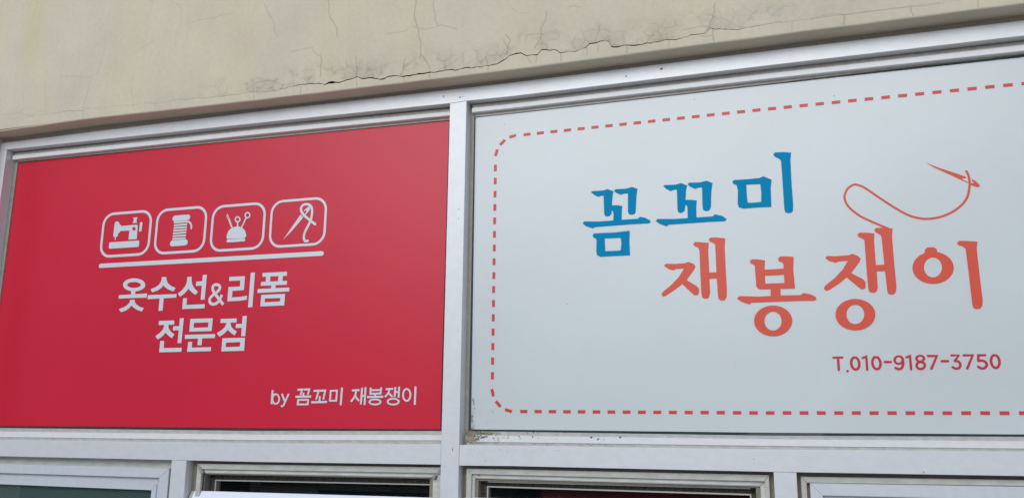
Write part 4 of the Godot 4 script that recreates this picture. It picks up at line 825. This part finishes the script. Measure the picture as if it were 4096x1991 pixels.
	print_on(white, "digit", m_print_red, 0, [["s", 6.4, 0, 1, [488.8, 1874.8, 492.7, 1872.9, 495.8, 1868.5, 497.6, 1862.3, 497.7, 1855.4, 496.2, 1849, 493.2, 1844.2, 489.4, 1841.8, 485.3, 1842.2, 481.7, 1845.3, 479.2, 1850.7, 478.2, 1857.4, 478.9, 1864.2, 481.2, 1870, 484.7, 1873.7, 488.8, 1874.8]]])
	print_on(white, "needle", m_print_orange, 0, [["p", [365.1, 2409.7, 399.6, 2390.7, 442, 2370.6, 459, 2362.4, 462.5, 2360.2, 461.7, 2355.4, 454.3, 2356.4, 453.3, 2354.8, 457.1, 2351, 467.4, 2344.4, 465.6, 2342.2, 423.3, 2369.2, 387.7, 2391.7]], ["p", [476, 2352.9, 485.2, 2346.8, 492.6, 2336.6, 494.8, 2331.7, 492.7, 2329, 485.3, 2329.6, 471, 2336.8, 471, 2340.7, 479.7, 2341.1, 480.2, 2343.8, 476.8, 2346]]])
	print_on(white, "thread", m_print_orange, 0, [["s", 6.1, 1, 1, [465.2, 2376, 469.1, 2363.5, 470.3, 2348, 468.8, 2330.9, 462.5, 2306.5, 448, 2284.6, 423, 2265.4, 393.3, 2253.1, 362.5, 2248.9, 337.2, 2252.1, 308.9, 2263.6, 276, 2287.2, 237.9, 2319.3, 204.5, 2348.5, 187.3, 2358.4, 174.9, 2360.4, 159.8, 2351, 150.8, 2335.7, 149, 2322, 154.1, 2303.7, 168.1, 2285, 190, 2265.8, 217.2, 2249.4, 256, 2228.1]]])
	# the stitched border: dashes along a rounded rectangle that runs on to the right end of the sheet
	var right := 2.4180 - 0.057
	var y_top := func(x: float) -> float:
		return lerpf(2.6043, 2.6104, (x + 0.793) / 0.72) if x < -0.0731 else lerpf(2.6104, 2.6116, (x + 0.0731) / 0.677)
	var y_bottom := func(x: float) -> float:
		return lerpf(1.7293, 1.7258, clampf((x + 0.797) / 0.68, 0, 1))
	var x := -0.8037
	while x + 0.0234 < right - 0.075:
		var c := Vector2(x + 0.0117, y_top.call(x + 0.0117))
		dash(white, m_stitch, c, (Vector2(x + 0.1, y_top.call(x + 0.1)) - Vector2(x, y_top.call(x))).normalized(), 0.0232)
		x += 0.04455
	x = -0.8077
	while x + 0.0225 < right - 0.075:
		dash(white, m_stitch, Vector2(x + 0.0113, y_bottom.call(x + 0.0113)), Vector2(1, 0), 0.0228)
		x += 0.0446
	var y := 2.512
	for i in 16:
		dash(white, m_stitch, Vector2(-0.898, y - 0.011), Vector2(0, 1), 0.0219)
		dash(white, m_stitch, Vector2(right, y - 0.011), Vector2(0, 1), 0.0219)
		y -= lerpf(0.0437, 0.0449, i / 15.0)
	var r := 0.072
	for k in 3:
		var a := PI * (0.5 + 0.5 * (0.82 - k * 0.345))
		var o := Vector2(-0.898 + r, 2.604 - r)
		dash(white, m_stitch, o + Vector2.from_angle(a) * r, Vector2.from_angle(a).orthogonal(), 0.0228, 0.0228 / r)
		a = PI * (1.0 + 0.5 * (0.14 + k * 0.345))
		o = Vector2(-0.898 + r, 1.7295 + r)
		dash(white, m_stitch, o + Vector2.from_angle(a) * r, Vector2.from_angle(a).orthogonal(), 0.0228, 0.0228 / r)
		a = PI * 0.5 * (0.16 + k * 0.345)
		o = Vector2(right - r, 2.612 - r)
		dash(white, m_stitch, o + Vector2.from_angle(a) * r, Vector2.from_angle(a).orthogonal(), 0.0228, 0.0228 / r)
		a = -PI * 0.5 * (0.16 + k * 0.345)
		o = Vector2(right - r, 1.7258 + r)
		dash(white, m_stitch, o + Vector2.from_angle(a) * r, Vector2.from_angle(a).orthogonal(), 0.0228, 0.0228 / r)

func sloping_panel(label: String, a: Vector3, b: Vector3, mat: Material, flange: Material) -> void:
	var o := thing("sloping_panel", label, "panel", a, "sloping panels in front of the windows")
	var along := (b - a).normalized()
	var down := Vector3(0, -cos(0.5), sin(0.5))
	var n := along.cross(down).normalized() * -1.0
	if n.z < 0:
		n = -n
	var length := a.distance_to(b)
	var st := begin()
	var h := 0.45
	var q := [a, a + along * length, a + along * length + down * h, a + down * h]
	quad(st, q[0], q[1], q[2], q[3], n)
	var back := -n * 0.004
	quad(st, q[0] + back, q[1] + back, q[2] + back, q[3] + back, -n)
	quad(st, q[0], q[1], q[1] + back, q[0] + back, Vector3.UP)
	for e in [[1, 2], [2, 3], [3, 0]]:
		quad(st, q[e[0]], q[e[1]], q[e[1]] + back, q[e[0]] + back, along if e[0] == 1 else -along)
	put(o, "panel_sheet", st, mat)
	var fl := begin()
	var lo := a - along * 0.0155 - n * 0.004
	quad(fl, a - n * 0.0008, lo + Vector3(0, 0.0005, 0), lo + down * h, a + down * h - n * 0.0008, (n - along * 0.4).normalized())
	quad(fl, a - n * 0.005, lo - n * 0.003, lo + down * h - n * 0.003, a + down * h - n * 0.005, -n)
	put(o, "folded_end", fl, flange)

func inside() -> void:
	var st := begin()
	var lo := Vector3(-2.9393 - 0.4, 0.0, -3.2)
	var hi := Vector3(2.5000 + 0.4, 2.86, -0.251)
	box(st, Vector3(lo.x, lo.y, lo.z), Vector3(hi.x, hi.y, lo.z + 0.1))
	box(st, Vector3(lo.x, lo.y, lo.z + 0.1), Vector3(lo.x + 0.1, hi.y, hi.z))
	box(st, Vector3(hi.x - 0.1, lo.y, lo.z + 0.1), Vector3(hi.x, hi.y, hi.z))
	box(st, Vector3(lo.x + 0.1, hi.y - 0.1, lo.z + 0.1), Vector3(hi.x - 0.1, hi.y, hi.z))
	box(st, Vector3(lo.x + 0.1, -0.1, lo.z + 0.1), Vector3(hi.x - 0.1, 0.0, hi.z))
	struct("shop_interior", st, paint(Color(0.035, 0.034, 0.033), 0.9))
	var poster := thing("poster", "dim dark red poster with pale dots behind the glass of the middle window", "poster", Vector3(0, 0.9, -0.09))
	var p := [-0.7654, -0.1592, 1.5050]
	var sheet := begin()
	box(sheet, Vector3(p[0], 0.9, -0.092), Vector3(p[1], p[2], -0.09))
	put(poster, "poster_sheet", sheet, paint(Color(0.30, 0.012, 0.02), 0.6))
	var rng := RandomNumberGenerator.new()
	for i in 3:
		var d := begin()
		var c := Vector2(p[0] + [0.055, 0.15, 0.21][i], p[2] - [0.022, 0.052, 0.035][i])
		for k in 16:
			var r: float = [0.004, 0.016, 0.005][i]
			tri(d, at3(c, -0.0893), at3(c + Vector2.from_angle(TAU * k / 16) * r, -0.0893), at3(c + Vector2.from_angle(TAU * (k + 1) / 16) * r, -0.0893), FRONT)
		put(poster, "printed_dot", d, paint(Color(0.22, 0.18, 0.18), 0.6))
	# opening hours lettered on a dark board behind the second window
	var board := thing("hours_board", "dark board with grey opening hours lettering behind the glass under the red sign", "notice board", Vector3(-1.65, 1.2, -0.07))
	var bs := begin()
	box(bs, Vector3(-1.74, 1.2, -0.075), Vector3(-1.52, 1.545, -0.07))
	put(board, "board_sheet", bs, paint(Color(0.012, 0.012, 0.012), 0.6))
	var tm := TextMesh.new()
	tm.text = "OPEN am 9"
	var font := SystemFont.new()
	font.font_names = PackedStringArray(["Droid Sans"])
	tm.font = font
	tm.font_size = 32
	tm.pixel_size = 0.0008
	tm.depth = 0.001
	var text := MeshInstance3D.new()
	text.name = "lettering"
	text.mesh = tm
	text.material_override = paint(Color(0.16, 0.16, 0.16), 0.6)
	text.position = Vector3(-1.645, 1.515, -0.069) - board.position
	board.add_child(text, true)

func street() -> void:
	var asphalt := worn(paint(Color(0.075, 0.074, 0.073), 0.9), speckle(40, 0.05, Color(0.7, 0.7, 0.7), Color(1, 1, 1)), Vector3(0.7, 0.7, 0.7))
	var concrete := worn(paint(Color(0.34, 0.33, 0.31), 0.9), speckle(42, 0.04, Color(0.8, 0.8, 0.8), Color(1, 1, 1)), Vector3(0.5, 0.5, 0.5))
	var slabs := worn(paint(Color(0.56, 0.53, 0.48), 0.85), speckle(41, 0.04, Color(0.75, 0.74, 0.72), Color(1, 1, 1)), Vector3(0.6, 0.6, 0.6))
	var st := begin()
	box(st, Vector3(-90, -0.5, -60), Vector3(90, -0.13, 120))
	struct("ground", st, asphalt)
	st = begin()
	box(st, Vector3(-60, -0.126, 4.2), Vector3(60, -0.122, 10.4))
	struct("road", st, concrete)
	st = begin()
	box(st, Vector3(-60, -0.129, -0.25), Vector3(60, 0.0, 4.0))
	struct("pavement", st, slabs)
	st = begin()
	box(st, Vector3(-60, -0.128, 4.003), Vector3(60, 0.004, 4.15))
	struct("kerb", st, paint(Color(0.36, 0.35, 0.33), 0.8))
	st = begin()
	box(st, Vector3(-60, -0.129, 10.45), Vector3(60, 0.0, 13.0))
	struct("far_pavement", st, slabs)
	# the houses across the street, which the glossy films reflect
	house(Vector3(-18.5, 0, 14.0), Vector3(9.0, 9.5, 8.0), 3, "brown brick house with dark windows across the street on the left", Color(0.16, 0.12, 0.10))
	house(Vector3(-7.5, 0, 16.0), Vector3(12.0, 5.2, 8.0), 2, "low grey rendered house straight across the street", Color(0.30, 0.30, 0.30))
	house(Vector3(5.5, 0, 15.0), Vector3(10.0, 6.4, 8.0), 2, "pale rendered house across the street on the right", Color(0.42, 0.40, 0.36))

func house(at: Vector3, size: Vector3, storeys: int, label: String, c: Color) -> void:
	var o := thing("house", label, "house", at, "houses across the street")
	var x0 := at.x - size.x / 2
	var st := begin()
	box(st, Vector3(x0, 0, at.z), Vector3(x0 + size.x, size.y, at.z + size.z))
	put(o, "wall", st, worn(paint(c, 0.85), speckle(50 + storeys, 0.02, Color(0.85, 0.85, 0.85), Color(1, 1, 1)), Vector3(0.3, 0.3, 0.3)))
	st = begin()
	box(st, Vector3(x0 - 0.2, size.y, at.z - 0.2), Vector3(x0 + size.x + 0.2, size.y + 0.25, at.z + size.z))
	put(o, "roof", st, paint(Color(0.15, 0.15, 0.15), 0.8))
	var glass := paint(Color(0.03, 0.035, 0.04), 0.1)
	var trim := paint(Color(0.5, 0.5, 0.48), 0.6)
	for s in storeys:
		var n := int(size.x / 2.6)
		for k in n:
			var wx := x0 + size.x * (k + 0.5) / n
			var wy := size.y * (s + 0.36) / storeys
			var w := begin()
			box(w, Vector3(wx - 0.65, wy, at.z - 0.05), Vector3(wx + 0.65, wy + 1.3, at.z + 0.05))
			var win := put(o, "window", w, trim)
			w = begin()
			box(w, Vector3(wx - 0.58, wy + 0.07, at.z - 0.06), Vector3(wx + 0.58, wy + 1.23, at.z - 0.052))
			put(win, "pane", w, glass)

# small clods of dirt, dead insects and web caught on the frame
func debris() -> void:
	var rng := RandomNumberGenerator.new()
	rng.seed = 77
	var st := begin()
	var brown := Color(0.27, 0.215, 0.15)
	var dark := Color(0.06, 0.045, 0.03)
	var grey := Color(0.24, 0.24, 0.235)
	var blob := func(c: Vector3, r: float, stretch: float, turn: float, tone: Color) -> void:
		var ring := []
		for k in 7:
			var d := Vector2.from_angle(TAU * k / 7.0) * r * rng.randf_range(0.45, 1.25)
			d.x *= stretch
			d = d.rotated(turn)
			ring.append(c + Vector3(d.x, d.y, 0))
		st.set_color(tone)
		for k in 7:
			tri(st, ring[k], ring[(k + 1) % 7], c + Vector3(0, 0, minf(r * 0.4, 0.0012)), ((ring[k] - c) * 0.3 + Vector3(0, 0, r)).normalized())
	# soft brown build-up in the lower left corner of the white sign's frame, thinning out to the right
	var depth := func(x: float, y: float) -> float:
		return 0.0206 if y > 1.6405 and y < 1.6605 and x > -0.9705 else 0.0048
	for i in 260:
		var t := pow(rng.randf(), 1.9)
		var x := -0.972 + t * 0.11
		var y: float = rng.randf_range(1.633, 1.668) if rng.randf() < 0.55 else [1.6365, 1.665][i % 2] + rng.randf_range(-0.004, 0.004)
		blob.call(Vector3(x, y, depth.call(x, y) + rng.randf() * 0.0004), rng.randf_range(0.0010, 0.0042) * (1.1 - t * 0.6), rng.randf_range(0.8, 2.2), rng.randf() * 0.8 - 0.4, brown.lerp(grey, rng.randf() * 0.5) * rng.randf_range(0.7, 1.15))
	for i in 170:
		var t := pow(rng.randf(), 1.7)
		var x := -0.974 + t * 0.058
		var y := rng.randf_range(1.632, 1.669)
		blob.call(Vector3(x, y, depth.call(x, y) + rng.randf() * 0.0003), rng.randf_range(0.0015, 0.0060) * (1.1 - t * 0.75), rng.randf_range(0.8, 1.8), rng.randf() * 0.8 - 0.4, brown.lerp(grey, 0.35) * rng.randf_range(0.8, 1.7))
	for i in 70:
		var x := -0.96 + pow(rng.randf(), 2.2) * 0.5
		blob.call(Vector3(x, 1.6335 + rng.randf_range(-0.002, 0.0022), 0.0174), rng.randf_range(0.0005, 0.0016), rng.randf_range(1.5, 5.0), rng.randf_range(-0.1, 0.1), brown.lerp(grey, 0.3 + rng.randf() * 0.5) * 1.3)
	for i in 120:
		var t := pow(rng.randf(), 2.6)
		var x := -0.965 + t * 0.42
		var y: float = [1.6365, 1.652, 1.658, 1.6655][int(rng.randf() * 3.99)] + rng.randf_range(-0.003, 0.003)
		blob.call(Vector3(x, y, depth.call(x, y) + 0.0005), rng.randf_range(0.0005, 0.0017) * (1.15 - t * 0.6), rng.randf_range(0.6, 2.6), rng.randf() * TAU, dark.lerp(brown, rng.randf() * 0.6))
	# up the dark gap beside the film, and a few marks on the film itself
	for i in 60:
		blob.call(Vector3(-0.958 + rng.randf_range(-0.006, 0.005), 1.674 + pow(rng.randf(), 1.6) * 0.10, 0.0050), rng.randf_range(0.0008, 0.0024), 0.7, rng.randf(), dark.lerp(brown, rng.randf()))
	for i in 9:
		blob.call(Vector3(-0.94 + rng.randf() * 0.06, 1.69 + rng.randf() * 0.09, 0.0009), rng.randf_range(0.0005, 0.0011), 1.9, PI / 2 + rng.randf_range(-0.5, 0.5), grey)
	for p in [[-0.87, 2.645], [-0.26, 2.664], [0.14, 2.63], [-0.66, 2.05]]:
		blob.call(Vector3(p[0], p[1], 0.0009), 0.0014, 1.6, rng.randf() * TAU, grey)
	# scuffs and drips on the rails and the mullion
	for p in [[-1.067, 2.746, 0.0045, 0.5, 0.3], [-1.01, 2.738, 0.0022, 2.0, 0.1], [-1.0, 2.738, 0.0014, 1.5, 0.0], [-0.352, 2.757, 0.005, 1.2, 0.4], [-0.46, 2.745, 0.003, 1.0, 0.2], [-1.005, 2.36, 0.0025, 1.3, 1.57], [-1.003, 2.33, 0.0013, 3.0, 1.57], [-1.006, 1.614, 0.0016, 4.0, 1.57], [-0.90, 1.585, 0.0011, 2.0, 1.57], [-0.13, 1.602, 0.001, 2.5, 1.5], [0.29, 1.576, 0.0012, 3.0, 1.57], [-2.18, 2.755, 0.0009, 4.0, 1.57], [-2.52, 2.755, 0.0012, 1.5, 0.7]]:
		blob.call(Vector3(p[0], p[1], 0.0454), p[2], p[3], p[4], grey)
	for i in 30:
		var x := rng.randf_range(-0.96, -0.35)
		blob.call(Vector3(x, 1.6165 - pow(rng.randf(), 3.0) * 0.02, 0.0448), rng.randf_range(0.0004, 0.0010), 1.3, rng.randf() * TAU, grey.lerp(dark, rng.randf()))
	for i in 22:
		blob.call(Vector3(rng.randf_range(-1.037, -0.992), rng.randf_range(1.5, 2.7), 0.0454), rng.randf_range(0.0003, 0.0009), 1.8, PI / 2, grey)
	# an insect or two on the pale bead, dust along the worn heads of the lower windows
	for p in [[-0.565, 1.650], [-0.50, 1.656], [-0.585, 1.655], [-0.93, 1.5435]]:
		for k in 5:
			blob.call(Vector3(p[0], p[1], 0.021), 0.0013, 3.2 if k else 1.0, rng.randf() * TAU, dark)
	for i in 70:
		var x := -0.86 + rng.randf_range(-0.5, 0.5) * rng.randf() * 0.5
		blob.call(Vector3(x, 1.5485 + (x + 0.86) * -0.004 + rng.randf_range(-0.002, 0.002), 0.0158), rng.randf_range(0.0005, 0.0018), 2.2, rng.randf_range(-0.3, 0.3), brown.lerp(dark, rng.randf() * 0.5))
	for i in 60:
		blob.call(Vector3(rng.randf_range(-0.92, -0.10), 1.5605 + rng.randf_range(-0.004, 0.002), 0.0245), rng.randf_range(0.0004, 0.0012), 1.8, rng.randf() * 0.6, brown.lerp(grey, rng.randf()))
	var m := paint(Color(1, 1, 1), 0.95)
	m.vertex_color_use_as_albedo = true
	var o := put(self, "dirt", st, m)
	o.set_meta("kind", "stuff")
	o.set_meta("label", "brown dirt and dead insects caught on the frame below the white sign")
	o.set_meta("category", "dirt")

# dim shapes on the other side of the dark glass
func stock() -> void:
	var rng := RandomNumberGenerator.new()
	rng.seed = 5
	var shelf := thing("shelf_unit", "dim grey shelf holding bolts of cloth behind the dark glass under the red sign", "shelf", Vector3(-1.5, 0.0, -0.5))
	var wood := paint(Color(0.20, 0.18, 0.16), 0.7)
	for y in [0.75, 1.12, 1.46, 1.82]:
		var b := begin()
		box(b, Vector3(-1.95, y, -0.7), Vector3(-1.06, y + 0.02, -0.36))
		put(shelf, "board", b, wood)
	for x in [-1.97, -1.06]:
		var b := begin()
		box(b, Vector3(x, 0.0, -0.7), Vector3(x + 0.02, 2.0, -0.36))
		put(shelf, "side_panel", b, wood)
	for k in 7:
		var x := -1.88 + k * 0.125
		var roll := begin()
		var r := rng.randf_range(0.035, 0.055)
		var c := Vector3(x, 1.482 + r, 0)
		for j in 14:
			var a := Vector2.from_angle(TAU * j / 14.0) * r
			var b := Vector2.from_angle(TAU * (j + 1) / 14.0) * r
			var n := Vector3(a.x + b.x, a.y + b.y, 0).normalized()
			quad(roll, c + Vector3(a.x, a.y, -0.69), c + Vector3(b.x, b.y, -0.69), c + Vector3(b.x, b.y, -0.34), c + Vector3(a.x, a.y, -0.34), n)
			tri(roll, c + Vector3(0, 0, -0.34), c + Vector3(a.x, a.y, -0.34), c + Vector3(b.x, b.y, -0.34), FRONT)
		var g := rng.randf_range(0.15, 0.6)
		var o := put(self, numbered("cloth_roll"), roll, paint(Color(g, g * 0.97, g * 0.93), 0.9))
		o.set_meta("label", ["leftmost bolt of cloth on the dim shelf behind the dark glass", "second bolt of cloth from the left on the dim shelf", "third bolt of cloth from the left on the dim shelf", "middle bolt of cloth on the dim shelf behind the glass", "third bolt of cloth from the right on the dim shelf", "second bolt of cloth from the right on the dim shelf", "rightmost bolt of cloth on the dim shelf behind the dark glass"][k])
		o.set_meta("category", "cloth roll")
		o.set_meta("group", "bolts of cloth on the shelf")
